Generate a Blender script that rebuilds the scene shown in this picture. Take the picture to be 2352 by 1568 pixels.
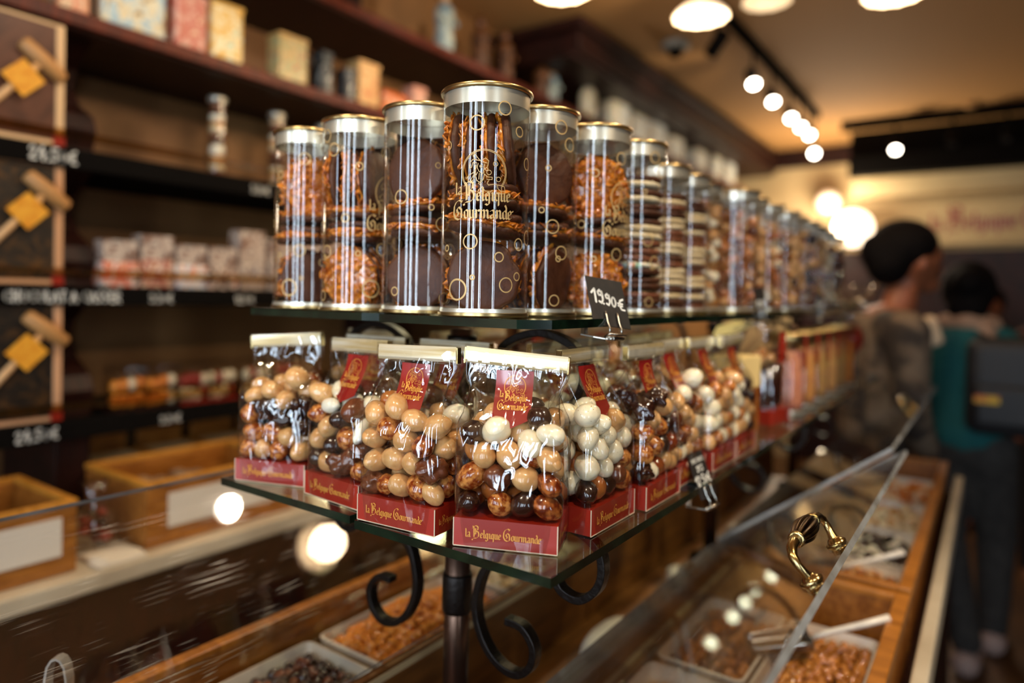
import bpy, math, random
import numpy as np
from mathutils import Vector, Matrix, noise
R=math.radians; PI=math.pi
sc=bpy.context.scene
for o in list(bpy.data.objects): bpy.data.objects.remove(o)
C=sc.collection
# ------------------------------------------------------------------ camera
cam_data=bpy.data.cameras.new('camera'); cam=bpy.data.objects.new('camera',cam_data); C.objects.link(cam); sc.camera=cam
cam_data.sensor_width=36; cam_data.sensor_fit='HORIZONTAL'; cam_data.lens=1571/2352*36; cam_data.shift_y=-77/2352
cam_data.clip_start=.02
cam.matrix_world=Matrix.Translation((0,0,1.5))@(Matrix.Rotation(R(35.1),4,'Z')@Matrix.Rotation(PI/2-R(.93),4,'X')@Matrix.Rotation(R(1.17),4,'Z'))
cam_data.dof.use_dof=True; cam_data.dof.focus_distance=.685; cam_data.dof.aperture_fstop=1.65
# ------------------------------------------------------------------ world, light, exposure
w=bpy.data.worlds.new('world'); sc.world=w; w.use_nodes=True
w.node_tree.nodes['Background'].inputs[0].default_value=(.55,.42,.30,1); w.node_tree.nodes['Background'].inputs[1].default_value=.20
sc.view_settings.view_transform='Standard'; sc.view_settings.look='None'; sc.view_settings.gamma=1
sc.view_settings.use_curve_mapping=False; sc.view_settings.exposure=0.30
sc.cycles.transparent_max_bounces=40; sc.cycles.max_bounces=10; sc.cycles.use_denoising=True
sc.cycles.sample_clamp_indirect=6; sc.cycles.caustics_reflective=False; sc.cycles.caustics_refractive=False
WARM=(1,.74,.46); WARM2=(1,.82,.60); COOL=(.72,.86,1.0)
def area(name,loc,rot,sx,sy,power,col):
    l=bpy.data.lights.new(name,'AREA'); l.shape='RECTANGLE'; l.size=sx; l.size_y=sy; l.energy=power; l.color=col
    o=bpy.data.objects.new(name,l); o.location=loc; o.rotation_euler=rot; C.objects.link(o); return o
# daylight in the shop front's panes behind the camera
DAY=[(-2.02,.14),(-.80,.09),(-.60,.13),(-.04,.20),(.18,.07),(.98,.20),(1.22,.07)]
for x,wd in DAY: area('daylight',(x,-2.42,1.62),(PI/2,0,0),wd,2.0,17*wd/.16,COOL)
DAYR=[(-1.40,.2),(-1.10,.08)]
for y,wd in DAYR: area('daylight',(3.04,y,1.62),(PI/2,0,PI/2),wd,2.0,16*wd/.16,COOL)
def spot(name,loc,target,power,angle,col=WARM2,rad=.035,blend=.6):
    l=bpy.data.lights.new(name,'SPOT'); l.energy=power; l.spot_size=R(angle); l.spot_blend=blend; l.color=col; l.shadow_soft_size=rad
    o=bpy.data.objects.new(name,l); o.location=loc
    o.rotation_euler=(Vector(target)-Vector(loc)).to_track_quat('-Z','Y').to_euler(); C.objects.link(o); return o
def point(name,loc,power,rad,col=WARM):
    l=bpy.data.lights.new(name,'POINT'); l.energy=power; l.color=col; l.shadow_soft_size=rad
    o=bpy.data.objects.new(name,l); o.location=loc; C.objects.link(o); return o
# unseen ceiling spots over the stand, plus fills added for goods and wall
spot('unseen_counter_spot',(.15,.0,2.75),(-.42,.62,1.30),44,58)
spot('unseen_counter_spot',(-.75,-.35,2.75),(-.50,.62,1.30),34,55)
spot('unseen_counter_spot',(.7,2.0,2.75),(-.42,1.65,1.40),40,30)  # added fill to brighten the far tins
spot('unseen_counter_spot',(.45,1.1,2.75),(-.38,1.1,1.25),34,60)
spot('unseen_counter_spot',(.9,.9,2.75),(-.28,1.15,.95),40,34)  # added fill aimed into the right cabinet's trays
spot('wall_fill_spot',(1.6,.4,2.75),(-2.2,1.15,1.55),50,26)  # added fill, low enough to reach the dark bays between wall shelves
spot('wall_fill_spot',(-1.0,2.9,2.85),(-2.2,2.85,2.65),14,80)  # added fill to brighten the statues and the wall behind
spot('unseen_counter_spot',(-.2,2.0,2.75),(-.42,1.75,1.3),10,45)
spot('wall_fill_spot',(-1.1,.9,2.72),(-2.1,1.0,1.5),18,80)  # this and the next wall spots: added fills, no fitting modelled
spot('wall_fill_spot',(-1.0,2.2,2.72),(-2.2,2.2,1.9),18,80)
spot('wall_fill_spot',(-1.0,3.9,2.72),(-2.2,4.4,2.6),16,80)
# ------------------------------------------------------------------ materials
def hexc(h): 
    h=h.lstrip('#'); v=[int(h[i:i+2],16)/255 for i in (0,2,4)]
    return tuple((c/12.92 if c<=.04045 else ((c+.055)/1.055)**2.4) for c in v)+(1,)
def newmat(name):
    m=bpy.data.materials.new(name); m.use_nodes=True; nt=m.node_tree
    return m,nt,nt.nodes['Principled BSDF'],nt.nodes['Material Output']
def mat(name,col,rough=.5,metal=0,col2=None,scale=20,stretch=(1,1,1),bump=0,bscale=None,coat=0,emit=None,estr=0,sharp=(.35,.65),spec=.5,detail=4,sss=0):
    m,nt,b,out=newmat(name); N=nt.nodes; L=nt.links
    b.inputs['Base Color'].default_value=hexc(col); b.inputs['Roughness'].default_value=rough; b.inputs['Metallic'].default_value=metal
    b.inputs['Coat Weight'].default_value=coat; b.inputs['Coat Roughness'].default_value=.06; b.inputs['Specular IOR Level'].default_value=spec
    if sss: b.inputs['Subsurface Weight'].default_value=sss; b.inputs['Subsurface Scale'].default_value=.004
    if emit: b.inputs['Emission Color'].default_value=hexc(emit); b.inputs['Emission Strength'].default_value=estr
    if col2 or bump:
        tc=N.new('ShaderNodeTexCoord'); mp=N.new('ShaderNodeMapping'); mp.inputs['Scale'].default_value=stretch
        L.new(tc.outputs['Object'],mp.inputs['Vector'])
        oi=N.new('ShaderNodeObjectInfo'); ad=N.new('ShaderNodeVectorMath'); ad.operation='ADD'
        ml=N.new('ShaderNodeMath'); ml.operation='MULTIPLY'; ml.inputs[1].default_value=37.
        L.new(oi.outputs['Random'],ml.inputs[0]); L.new(mp.outputs[0],ad.inputs[0]); L.new(ml.outputs[0],ad.inputs[1])
    if col2:
        n=N.new('ShaderNodeTexNoise'); n.inputs['Scale'].default_value=scale; n.inputs['Detail'].default_value=detail; L.new(ad.outputs[0],n.inputs['Vector'])
        r=N.new('ShaderNodeValToRGB'); r.color_ramp.elements[0].position=sharp[0]; r.color_ramp.elements[1].position=sharp[1]
        r.color_ramp.elements[0].color=hexc(col); r.color_ramp.elements[1].color=hexc(col2)
        L.new(n.outputs['Fac'],r.inputs[0]); L.new(r.outputs[0],b.inputs['Base Color'])
    if bump:
        n2=N.new('ShaderNodeTexNoise'); n2.inputs['Scale'].default_value=bscale or scale; n2.inputs['Detail'].default_value=3; L.new(ad.outputs[0],n2.inputs['Vector'])
        bp=N.new('ShaderNodeBump'); bp.inputs['Strength'].default_value=bump; bp.inputs['Distance'].default_value=.002
        L.new(n2.outputs['Fac'],bp.inputs['Height']); L.new(bp.outputs[0],b.inputs['Normal'])
    return m
def film(name,tint=(1,1,1),k=1.0,base=.04,rough=.03,bump=0,bscale=60,scratch=0,ior=1.5,stretch=(1,1,1)):
    """clear plastic film / pane: see-through with a mirror sheen that grows at grazing angles"""
    m,nt,b,out=newmat(name); N=nt.nodes; L=nt.links; N.remove(b)
    t=N.new('ShaderNodeBsdfTransparent'); t.inputs[0].default_value=tint+(1,)
    g=N.new('ShaderNodeBsdfAnisotropic') if False else N.new('ShaderNodeBsdfGlossy'); g.inputs['Roughness'].default_value=rough
    f=N.new('ShaderNodeLayerWeight'); f.inputs[0].default_value=.5
    pw=N.new('ShaderNodeMath'); pw.operation='POWER'; pw.inputs[1].default_value=4.2; L.new(f.outputs['Facing'],pw.inputs[0])
    ma=N.new('ShaderNodeMath'); ma.operation='MULTIPLY_ADD'; ma.inputs[1].default_value=k*.9; ma.inputs[2].default_value=base+.04*k; ma.use_clamp=True
    mx=N.new('ShaderNodeMixShader'); L.new(pw.outputs[0],ma.inputs[0]); L.new(ma.outputs[0],mx.inputs[0]); L.new(t.outputs[0],mx.inputs[1]); L.new(g.outputs[0],mx.inputs[2])
    L.new(mx.outputs[0],out.inputs[0])
    if bump:
        tc=N.new('ShaderNodeTexCoord'); mp=N.new('ShaderNodeMapping'); mp.inputs['Scale'].default_value=stretch
        oi=N.new('ShaderNodeObjectInfo'); ad=N.new('ShaderNodeVectorMath'); ad.operation='ADD'
        ml=N.new('ShaderNodeMath'); ml.operation='MULTIPLY'; ml.inputs[1].default_value=11.
        L.new(oi.outputs['Random'],ml.inputs[0]); L.new(tc.outputs['Object'],mp.inputs['Vector']); L.new(mp.outputs[0],ad.inputs[0]); L.new(ml.outputs[0],ad.inputs[1])
        v=N.new('ShaderNodeTexVoronoi'); v.feature='DISTANCE_TO_EDGE' ; v.inputs['Scale'].default_value=bscale
        n=N.new('ShaderNodeTexNoise'); n.inputs['Scale'].default_value=bscale*.6; n.inputs['Detail'].default_value=2; n.inputs['Distortion'].default_value=1.2
        L.new(ad.outputs[0],v.inputs['Vector']); L.new(ad.outputs[0],n.inputs['Vector'])
        sm=N.new('ShaderNodeMath'); sm.operation='MULTIPLY_ADD'; sm.inputs[1].default_value=1.3; L.new(v.outputs['Distance'],sm.inputs[0]); L.new(n.outputs['Fac'],sm.inputs[2])
        bp=N.new('ShaderNodeBump'); bp.inputs['Strength'].default_value=bump; bp.inputs['Distance'].default_value=.01
        L.new(sm.outputs[0],bp.inputs['Height']); L.new(bp.outputs[0],g.inputs['Normal']); L.new(bp.outputs[0],f.inputs['Normal'])
    if scratch:
        tc=N.new('ShaderNodeTexCoord'); 
        n=N.new('ShaderNodeTexNoise'); n.inputs['Scale'].default_value=7; L.new(tc.outputs['Object'],n.inputs['Vector'])
        ws=[]
        for i,(rz,sx) in enumerate(((.5,1),(1.9,1),(2.7,1))):
            mp=N.new('ShaderNodeMapping'); mp.inputs['Rotation'].default_value=(0,0,rz); mp.inputs['Scale'].default_value=(260,9,9); L.new(tc.outputs['Object'],mp.inputs['Vector'])
            q=N.new('ShaderNodeTexNoise'); q.inputs['Scale'].default_value=1; q.inputs['Detail'].default_value=1; q.inputs['Distortion'].default_value=.6; L.new(mp.outputs[0],q.inputs['Vector'])
            rr=N.new('ShaderNodeValToRGB'); rr.color_ramp.elements[0].position=.70; rr.color_ramp.elements[1].position=.80; L.new(q.outputs['Fac'],rr.inputs[0]); ws.append(rr)
        a1=N.new('ShaderNodeMath'); a1.operation='MAXIMUM'; L.new(ws[0].outputs[0],a1.inputs[0]); L.new(ws[1].outputs[0],a1.inputs[1])
        a2=N.new('ShaderNodeMath'); a2.operation='MAXIMUM'; L.new(a1.outputs[0],a2.inputs[0]); L.new(ws[2].outputs[0],a2.inputs[1])
        g2=N.new('ShaderNodeBsdfGlossy'); g2.inputs['Roughness'].default_value=.45
        a3=N.new('ShaderNodeMath'); a3.operation='MULTIPLY'; L.new(a2.outputs[0],a3.inputs[0]); a3.inputs[1].default_value=scratch
        m2=N.new('ShaderNodeMixShader'); L.new(a3.outputs[0],m2.inputs[0]); L.new(mx.outputs[0],m2.inputs[1]); L.new(g2.outputs[0],m2.inputs[2]); L.new(m2.outputs[0],out.inputs[0])
    return m
def voro(name,cols,scale=40,rough=.4,stretch=(1,1,1)):
    """printed packaging: random patches of colour"""
    m,nt,b,out=newmat(name); N=nt.nodes; L=nt.links; b.inputs['Roughness'].default_value=rough
    tc=N.new('ShaderNodeTexCoord'); mp=N.new('ShaderNodeMapping'); mp.inputs['Scale'].default_value=stretch; v=N.new('ShaderNodeTexNoise'); v.inputs['Scale'].default_value=scale; v.inputs['Detail'].default_value=3; v.inputs['Distortion'].default_value=1.5
    r=N.new('ShaderNodeValToRGB'); e=r.color_ramp.elements
    while len(e)<len(cols): e.new(.5)
    for i,c in enumerate(cols): e[i].position=.3+.4*i/(len(cols)-1); e[i].color=hexc(c)
    L.new(tc.outputs['Object'],mp.inputs['Vector']); L.new(mp.outputs[0],v.inputs['Vector']); L.new(v.outputs['Fac'],r.inputs[0]); L.new(r.outputs[0],b.inputs['Base Color'])
    return m
M={}
M['tube']=film('clear_tube_plastic',(.98,.97,.955),k=1.0,base=.03,rough=.015)
M['cello']=film('cellophane',(.99,.985,.975),k=1.0,base=.07,rough=.05,bump=.5,bscale=13,stretch=(1,1,.55))
M['acrylic']=film('acrylic_pane',(.96,.955,.94),k=1.1,base=.02,rough=.02,scratch=.16)
M['glass']=film('shelf_glass',(.86,.93,.88),k=1.0,base=.01,rough=.01)
M['clear']=film('clear_plastic',(.95,.93,.9),k=1.2,base=.06,rough=.08)
M['glass_edge']=mat('glass_edge','#050c07',.12,0,col2='#0f2014',scale=30,coat=.4)
M['acrylic_edge']=mat('acrylic_edge','#7a7873',.2,0,col2='#a3a6a7',scale=15,coat=.5)
M['tinlid']=mat('tin_lid','#efe8d4',.30,.8)
M['tinrim']=mat('tin_rim','#b59a68',.28,1)
M['gold']=mat('gold_print','#c2a169',.42,.25)
M['gold2']=mat('gold_print_on_red','#f0a848',.4,.1)
M['red']=mat('red_cardboard','#962414',.33,0,coat=.3)
M['redlabel']=mat('red_label','#8e1f1b',.26,0,coat=.6)
M['whiteedge']=mat('card_edge','#d9c7ad',.6)
M['clip']=mat('clip_strip','#f3ead2',.22,.35,col2='#d8c08a',scale=6,stretch=(1,1,22),sharp=(.4,.6),coat=.5)
M['choc']=mat('dark_chocolate','#3c1c0d',.48,0,col2='#55301b',scale=34,bump=.25,bscale=260,spec=.35)
M['milk']=mat('milk_chocolate','#6b3a22',.36,0,col2='#845038',scale=45,bump=.4,bscale=160,coat=.1)
M['caramel']=mat('caramel_flakes','#de8a2c',.18,0,col2='#8f4309',scale=140,coat=.6,sss=.25)
M['cream']=mat('cream_chocolate','#ead9b4',.4,0,col2='#d9c08f',scale=60,bump=.3,bscale=200)
M['n_cream']=mat('nut_cream','#efe4c8',.22,0,col2='#e6d6b0',scale=1.5,coat=.5,sss=.2)
M['n_white']=mat('nut_white','#f3eeda',.25,0,coat=.4,sss=.2)
M['n_speck']=mat('nut_cream_specks','#ecdfbd',.24,0,col2='#8e5a2c',scale=6.5,coat=.5,sharp=(.66,.70))
M['n_tan']=mat('nut_tan','#d9ab72',.22,0,col2='#c8935a',scale=1.2,coat=.5,sss=.15)
M['n_marb']=mat('nut_marbled','#7e2f0a',.18,0,col2='#d48c46',scale=2.3,coat=.8,sharp=(.40,.62))
M['n_marb2']=mat('nut_marbled_dark','#5e1f08',.18,0,col2='#b5642b',scale=1.9,coat=.8,sharp=(.42,.66))
M['n_dark']=mat('nut_dark','#2b130b',.2,0,coat=.7)
M['n_milk']=mat('nut_milk','#5a2c16',.25,0,col2='#6e3a20',scale=1.5,coat=.5)
M['n_orange']=mat('nut_orange','#f2a03a',.35,0,col2='#cf7320',scale=1.5,coat=.3)
M['n_caramel']=mat('nut_caramel','#c9853a',.16,0,col2='#8a4c14',scale=1.5,coat=.8)
M['iron']=mat('wrought_iron','#1b1512',.38,.75,bump=.4,bscale=160)
M['postmetal']=mat('post_metal','#5a4438',.28,.9)
M['brass']=mat('brass','#c0a876',.2,1,col2='#9c8250',scale=50)
M['brassdark']=mat('aged_brass','#5b4425',.3,1,col2='#2e2012',scale=60)
M['oak']=mat('oak_wood','#a86a28',.42,0,col2='#80480f',scale=14,stretch=(8,1.2,8),coat=.15)
M['oakpanel']=mat('oak_panel','#7c4c1c',.48,0,col2='#5e360f',scale=9,stretch=(6,1,6))
M['mahog']=mat('dark_mahogany','#2e1008',.5,0,col2='#1c0804',scale=12,stretch=(1,6,1),spec=.3)
M['mahogtrim']=mat('mahogany_trim','#5e2009',.5,0,col2='#401306',scale=12,stretch=(1,6,1),spec=.3)
M['black']=mat('black_paint','#0a0705',.85,spec=.08)
M['blackcard']=mat('black_card','#17120e',.62,0,col2='#2a2018',scale=60,sharp=(.45,.8))
M['chalk']=mat('white_chalk_ink','#e8e6dc',.7)
M['steel']=mat('steel','#b9b2a6',.25,1)
M['ceramic']=mat('white_ceramic','#e4dacb',.25,0,coat=.3)
M['marble']=mat('marble','#cbbfa8',.3,0,col2='#a3947c',scale=5,sharp=(.4,.75))
M['paper']=mat('white_paper','#dcd3c2',.8,bump=.6,bscale=15)
M['wallp']=mat('wall_panel','#9a6d3e',.6,0,col2='#80552c',scale=2.2,sharp=(.4,.6))
M['plaster']=mat('cream_plaster','#c7ad80',.75,0,col2='#b99d70',scale=3)
M['ceil']=mat('ceiling_paint','#b4844c',.8)
M['floor']=mat('floor_tiles','#5a3b1d',.4,0,col2='#44290f',scale=4)
M['shade']=mat('pendant_glass','#fff2df',.4,emit='#ffd2a0',estr=.7)
M['bulb']=mat('lamp_face','#ffffff',.4,emit='#fff0dc',estr=22)
M['skin']=mat('skin','#8a4e30',.5,sss=.1)
M['hair']=mat('hair','#0a0605',.8,bump=.5,bscale=300,spec=.1)
M['teal']=mat('teal_knit','#0f5f5e',.85,0,col2='#0b4b4c',scale=200)
M['jeans']=mat('grey_denim','#3a3632',.85,0,col2='#2a2724',scale=30)
M['greyknit']=mat('grey_beige_knit','#6b5a48',.85,0,col2='#2d241d',scale=9,sharp=(.44,.56))
M['scarf']=mat('beige_scarf','#a98468',.85)
M['pack']=mat('dark_backpack','#171618',.6)
M['blackcloth']=mat('black_cloth','#0d0b0b',.8)
# ------------------------------------------------------------------ mesh builder
class MB:
    def __init__(s): s.v=[]; s.f=[]; s.m=[]; s.mi=0
    def add(s,vs,fs,T=None):
        n=len(s.v)
        if T is not None: vs=[T@Vector(v) for v in vs]
        s.v+= [tuple(v) for v in vs]; s.f+=[tuple(i+n for i in f) for f in fs]; s.m+=[s.mi]*len(fs); return s
    def box(s,x0,x1,y0,y1,z0,z1,T=None):
        return s.add([(x,y,z) for x in(x0,x1) for y in(y0,y1) for z in(z0,z1)],[(0,1,3,2),(4,6,7,5),(0,4,5,1),(2,3,7,6),(0,2,6,4),(1,5,7,3)],T)
    def lathe(s,prof,n=32,T=None,cap=True):
        vs=[];fs=[]
        for r,z in prof:
            for i in range(n): a=2*PI*i/n; vs.append((r*math.cos(a),r*math.sin(a),z))
        for j in range(len(prof)-1):
            for i in range(n): k=(i+1)%n; fs.append((j*n+i,j*n+k,(j+1)*n+k,(j+1)*n+i))
        if cap: fs.append(tuple(range(n-1,-1,-1))); fs.append(tuple(range((len(prof)-1)*n,len(prof)*n)))
        return s.add(vs,fs,T)
    def prism(s,poly,z0,z1,T=None):
        n=len(poly); vs=[(x,y,z0) for x,y in poly]+[(x,y,z1) for x,y in poly]
        return s.add(vs,[tuple(range(n-1,-1,-1)),tuple(range(n,2*n))]+[(i,(i+1)%n,n+(i+1)%n,n+i) for i in range(n)],T)
    def tube(s,pts,r,n=10,flat=None,up=(0,0,1),T=None):
        """sweep; r a number or list; flat=(half width along up, half thickness) gives a flat bar"""
        P=[Vector(p) for p in pts]; vs=[];fs=[]
        rr=r if isinstance(r,(list,tuple)) else [r]*len(P); upv=Vector(up)
        for i,p in enumerate(P):
            t=(P[min(i+1,len(P)-1)]-P[max(i-1,0)]).normalized()
            a=upv-t*upv.dot(t)
            if a.length<1e-4: a=Vector((1,0,0))-t*t.x
            a.normalize(); b=t.cross(a)
            if flat:
                n=4; vs+=[p+a*flat[0]*sa+b*flat[1]*sb for sa,sb in((1,1),(-1,1),(-1,-1),(1,-1))]
            else: vs+=[p+(a*math.cos(2*PI*k/n)+b*math.sin(2*PI*k/n))*rr[i] for k in range(n)]
        for j in range(len(P)-1):
            for k in range(n): q=(k+1)%n; fs.append((j*n+k,j*n+q,(j+1)*n+q,(j+1)*n+k))
        fs.append(tuple(range(n-1,-1,-1))); fs.append(tuple(range((len(P)-1)*n,len(P)*n)))
        return s.add(vs,fs,T)
    def ball(s,c,r,n=10,m=16,T=None):
        if isinstance(r,(int,float)): r=(r,r,r)
        vs=[];fs=[]
        for j in range(n+1):
            th=PI*j/n
            for i in range(m): a=2*PI*i/m; vs.append((c[0]+r[0]*math.sin(th)*math.cos(a),c[1]+r[1]*math.sin(th)*math.sin(a),c[2]+r[2]*math.cos(th)))
        for j in range(n):
            for i in range(m): k=(i+1)%m; fs.append((j*m+i,(j+1)*m+i,(j+1)*m+k,j*m+k))
        return s.add(vs,fs,T)
    def mesh(s,name,mats,smooth=False):
        me=bpy.data.meshes.new(name); me.from_pydata(s.v,[],s.f)
        for m in (mats if isinstance(mats,(list,tuple)) else [mats]): me.materials.append(m)
        me.polygons.foreach_set('material_index',s.m)
        if smooth: me.polygons.foreach_set('use_smooth',[True]*len(s.f))
        me.update(); return me
    def obj(s,name,mats,parent=None,smooth=False,bevel=0):
        o=bpy.data.objects.new(name,s.mesh(name,mats,smooth)); C.objects.link(o)
        if parent: o.parent=parent
        if bevel: b=o.modifiers.new('bevel','BEVEL'); b.width=bevel; b.segments=2; b.limit_method='ANGLE'
        return o
def autosmooth(o,ang=40):
    me=o.data; me.polygons.foreach_set('use_smooth',[True]*len(me.polygons))
    try: me.set_sharp_from_angle(angle=R(ang))
    except Exception: pass
    return o
def tag(o,label,cat,group=None,kind=None):
    if label: o['label']=label
    if cat: o['category']=cat
    if group: o['group']=group
    if kind: o['kind']=kind
    return o
def thing(name,label,cat,loc=(0,0,0),rz=0,group=None):
    o=bpy.data.objects.new(name,None); o.empty_display_size=.02; C.objects.link(o); o.location=loc; o.rotation_euler=(0,0,rz)
    return tag(o,label,cat,group)
def struct(name,mb,m,bevel=0):
    o=mb.obj(name,m,bevel=bevel); o['kind']='structure'; return o
def dup(root,loc,rz=0,label=None,group=None):
    r=root.copy(); C.objects.link(r); r.location=loc; r.rotation_euler=(0,0,rz)
    if label: r['label']=label
    if group: r['group']=group
    for ch in list(root.children):
        c=ch.copy(); C.objects.link(c); c.parent=r
        for g in list(ch.children):
            d=g.copy(); C.objects.link(d); d.parent=c
    return r
def place(me,name,label,cat,mw,group=None,parent=None):
    o=bpy.data.objects.new(name,me); C.objects.link(o)
    if parent: o.parent=parent
    o.matrix_world=mw
    return tag(o,label,cat,group)
# ------------------------------------------------------------------ lettering
def hull(pts):
    pts=sorted(set((round(x,6),round(y,6)) for x,y in pts))
    if len(pts)<3: return pts
    def half(p):
        h=[]
        for q in p:
            while len(h)>1 and (h[-1][0]-h[-2][0])*(q[1]-h[-2][1])-(h[-1][1]-h[-2][1])*(q[0]-h[-2][0])<=0: h.pop()
            h.append(q)
        return h
    a=half(pts); b=half(pts[::-1]); return a[:-1]+b[:-1]
def nibsweep(polys,nib):
    out=[]
    for pl in polys:
        if len(pl)==1: pl=[pl[0],(pl[0][0]+.001,pl[0][1])]
        for a,b in zip(pl,pl[1:]): out.append(hull([(p[0]+n[0],p[1]+n[1]) for p in(a,b) for n in nib]))
    return out
def arc(cx,cy,r,a0,a1,n=14,ry=None): return [(cx+r*math.cos(R(a0+(a1-a0)*i/n)),cy+(ry or r)*math.sin(R(a0+(a1-a0)*i/n))) for i in range(n+1)]
GL={ # blackletter: strokes for a broad nib, x-height 1 ; (advance, strokes)
'l':(.42,[[(.05,1.58),(.14,1.5),(.14,.14),(.26,.02)]]),
'a':(.72,[[(.08,.86),(.3,1.0),(.46,.86),(.46,.12),(.58,.03)],[(.46,.52),(.1,.38),(.08,.14),(.22,.02),(.44,.2)]]),
'e':(.62,[[(.46,.16),(.26,.02),(.08,.16),(.08,.84),(.28,1.0),(.46,.82),(.42,.6),(.12,.46)]]),
'g':(.72,[[(.46,.2),(.24,.04),(.08,.18),(.08,.84),(.26,1.0),(.46,.86),(.54,.98)],[(.48,.9),(.48,-.3),(.3,-.5),(.04,-.36)]]),
'i':(.40,[[(.06,.98),(.14,.9),(.14,.14),(.26,.02)]]),
'q':(.72,[[(.46,.2),(.24,.04),(.08,.18),(.08,.84),(.26,1.0),(.46,.86),(.54,.98)],[(.48,.9),(.48,-.5)]]),
'u':(.74,[[(.02,.98),(.1,.9),(.1,.16),(.24,.02),(.46,.18)],[(.42,.98),(.48,.9),(.48,.12),(.6,.03)]]),
'r':(.56,[[(.04,.96),(.12,.88),(.12,.04)],[(.12,.76),(.36,.98),(.48,.82)]]),
'o':(.66,[[(.08,.16),(.08,.84),(.28,1.0),(.5,.84),(.5,.16),(.28,.02),(.08,.16)]]),
'n':(.76,[[(.04,.96),(.12,.88),(.12,.04)],[(.12,.78),(.34,.98),(.5,.84),(.5,.14),(.62,.03)]]),
'm':(1.12,[[(.04,.96),(.12,.88),(.12,.04)],[(.12,.78),(.34,.98),(.48,.84),(.48,.04)],[(.48,.78),(.7,.98),(.86,.84),(.86,.14),(.98,.03)]]),
'd':(.70,[[(.5,.2),(.28,.02),(.08,.16),(.08,.8),(.3,.98),(.5,.82)],[(.34,1.6),(.5,1.3),(.5,.14),(.62,.03)]]),
'B':(1.2,[[(.02,1.72),(.22,1.52),(.24,.1)],[(.0,1.4),(.34,1.78),(.62,1.8),(.86,1.62),(.8,1.16),(.5,.98)],[(.5,.98),(.86,.9),(.98,.6),(.92,.18),(.62,-.08),(.2,-.1),(-.08,-.3),(.02,-.4)],[(.46,1.4),(.5,.5)],[(.46,.5),(.36,.62)]]),
'G':(1.25,[[(.98,1.62),(.72,1.78),(.34,1.6),(.1,1.2),(.06,.5),(.26,.06),(.62,-.1),(1.0,.06)],[(1.0,.06),(.96,.86),(.66,1.12),(.44,.9),(.5,.6)],[(.62,.62),(.58,.34),(.46,.3)],[(.92,1.5),(1.02,1.7)]]),
' ':(.34,[]),
"'":(.15,[arc(.06,.95,.05,0,360,6)]),
}
NIB=[(-.095,-.072),(.095,.072),(-.07,-.095),(.105,.045)]
def bletter(text,h,big=1.0,x0=0,y0=0,center=False):
    """list of flat polygons for a line of blackletter, x-height h"""
    out=[];x=0
    for ch in text:
        adv,st=GL[ch]; s=h*(big if ch in 'BG' else 1)
        nib=[(a*(1.15 if ch in 'BG' else 1)*s/ (big if ch in 'BG' else 1)*1.0,b*s/(big if ch in 'BG' else 1)) for a,b in NIB]
        for pg in nibsweep([[(px*s,py*s) for px,py in pl] for pl in st],nib): out.append([(px+x,py) for px,py in pg])
        x+=adv*s
    dx=x0-(x/2 if center else 0)
    return [[(px+dx,py+y0) for px,py in pg] for pg in out]
def line(polys,wd,n=6):
    return nibsweep(polys,[(wd*math.cos(2*PI*i/n),wd*math.sin(2*PI*i/n)) for i in range(n)])
def emblem(s,cx,cy,wd=.012):
    """ring with a little capped figure blowing bubbles, drawn in line"""
    f=[arc(0,0,1,-38,218,44),arc(0,0,.95,-36,216,40)]
    f+=[[(-.1,.42),(-.28,.62),(-.42,.82),(-.5,.72),(-.42,.56),(-.2,.5)],[(-.2,.5),(-.5,.56),(-.66,.36),(-.62,.16),(-.55,.22),(-.5,.42),(-.32,.4)],
        [(-.1,.5),(.05,.62),(.2,.5),(.16,.3),(.12,.2)],arc(.11,.14,.06,0,360,8),[(-.1,.42),(.0,.44),(.12,.4)],
        [(-.26,.38),(-.3,.2),(-.22,.04),(-.06,-.06),(0,.0)],[(.02,.36),(-.02,.22),(.04,.16),(-.03,.08),(0,0)],arc(-.14,.26,.05,0,360,8),
        [(-.46,.42),(-.36,.2),(-.46,.0),(-.7,-.16),(-.78,-.26)],[(-.34,.3),(-.38,.02),(-.56,-.3),(-.6,-.44)],[(-.36,0),(-.44,-.3),(-.58,-.42)],[(-.72,-.18),(-.7,-.4)],
        [(-.28,.0),(-.36,-.16),(-.3,-.36),(-.14,-.46),(-.02,-.3),(.02,-.08)],[(-.2,-.04),(-.22,-.3)],[(-.1,-.08),(-.14,-.4)],
        [(0,-.06),(.16,-.2),(.36,-.2),(.36,-.3),(.12,-.3)],[(.22,-.34),(.14,-.46),(.22,-.56)],[(-.24,-.46),(-.1,-.6),(-.2,-.74),(-.26,-.84)],[(0,-.72),(.06,-.8),(.3,-.82),(.38,-.76)],
        [(.22,-.54),(.44,-.5),(.76,-.54),(.92,-.58),(.96,-.78),(.8,-.78),(.78,-.62)],[(.6,-.56),(.62,-.68),(.76,-.78),(.82,-.9)],
        arc(.5,.38,.1,0,360,12),arc(.22,0,.1,0,360,12),arc(.64,-.28,.1,0,360,12)]
    return [[(cx+x*s,cy+y*s) for x,y in pg] for pg in line(f,wd)]
def ring(cx,cy,r,wd,n=24): return [[(cx+a*math.cos(t),cy+a*math.sin(t)) for a,t in((r,t0),(r+wd,t0),(r+wd,t1),(r,t1))] for t0,t1 in((2*PI*i/n,2*PI*(i+1)/n) for i in range(n))]
def logo(h):
    """emblem over the two words; x-height h"""
    return bletter("la",h*.9,1,-3.2*h,.75*h)+bletter("Belgique",h,1.25,-1.95*h,0)+bletter("Gourmande'",h*1.02,1.2,-3.5*h,-2.05*h)+emblem(2.7*h,.4*h,3.3*h,.014)
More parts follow.
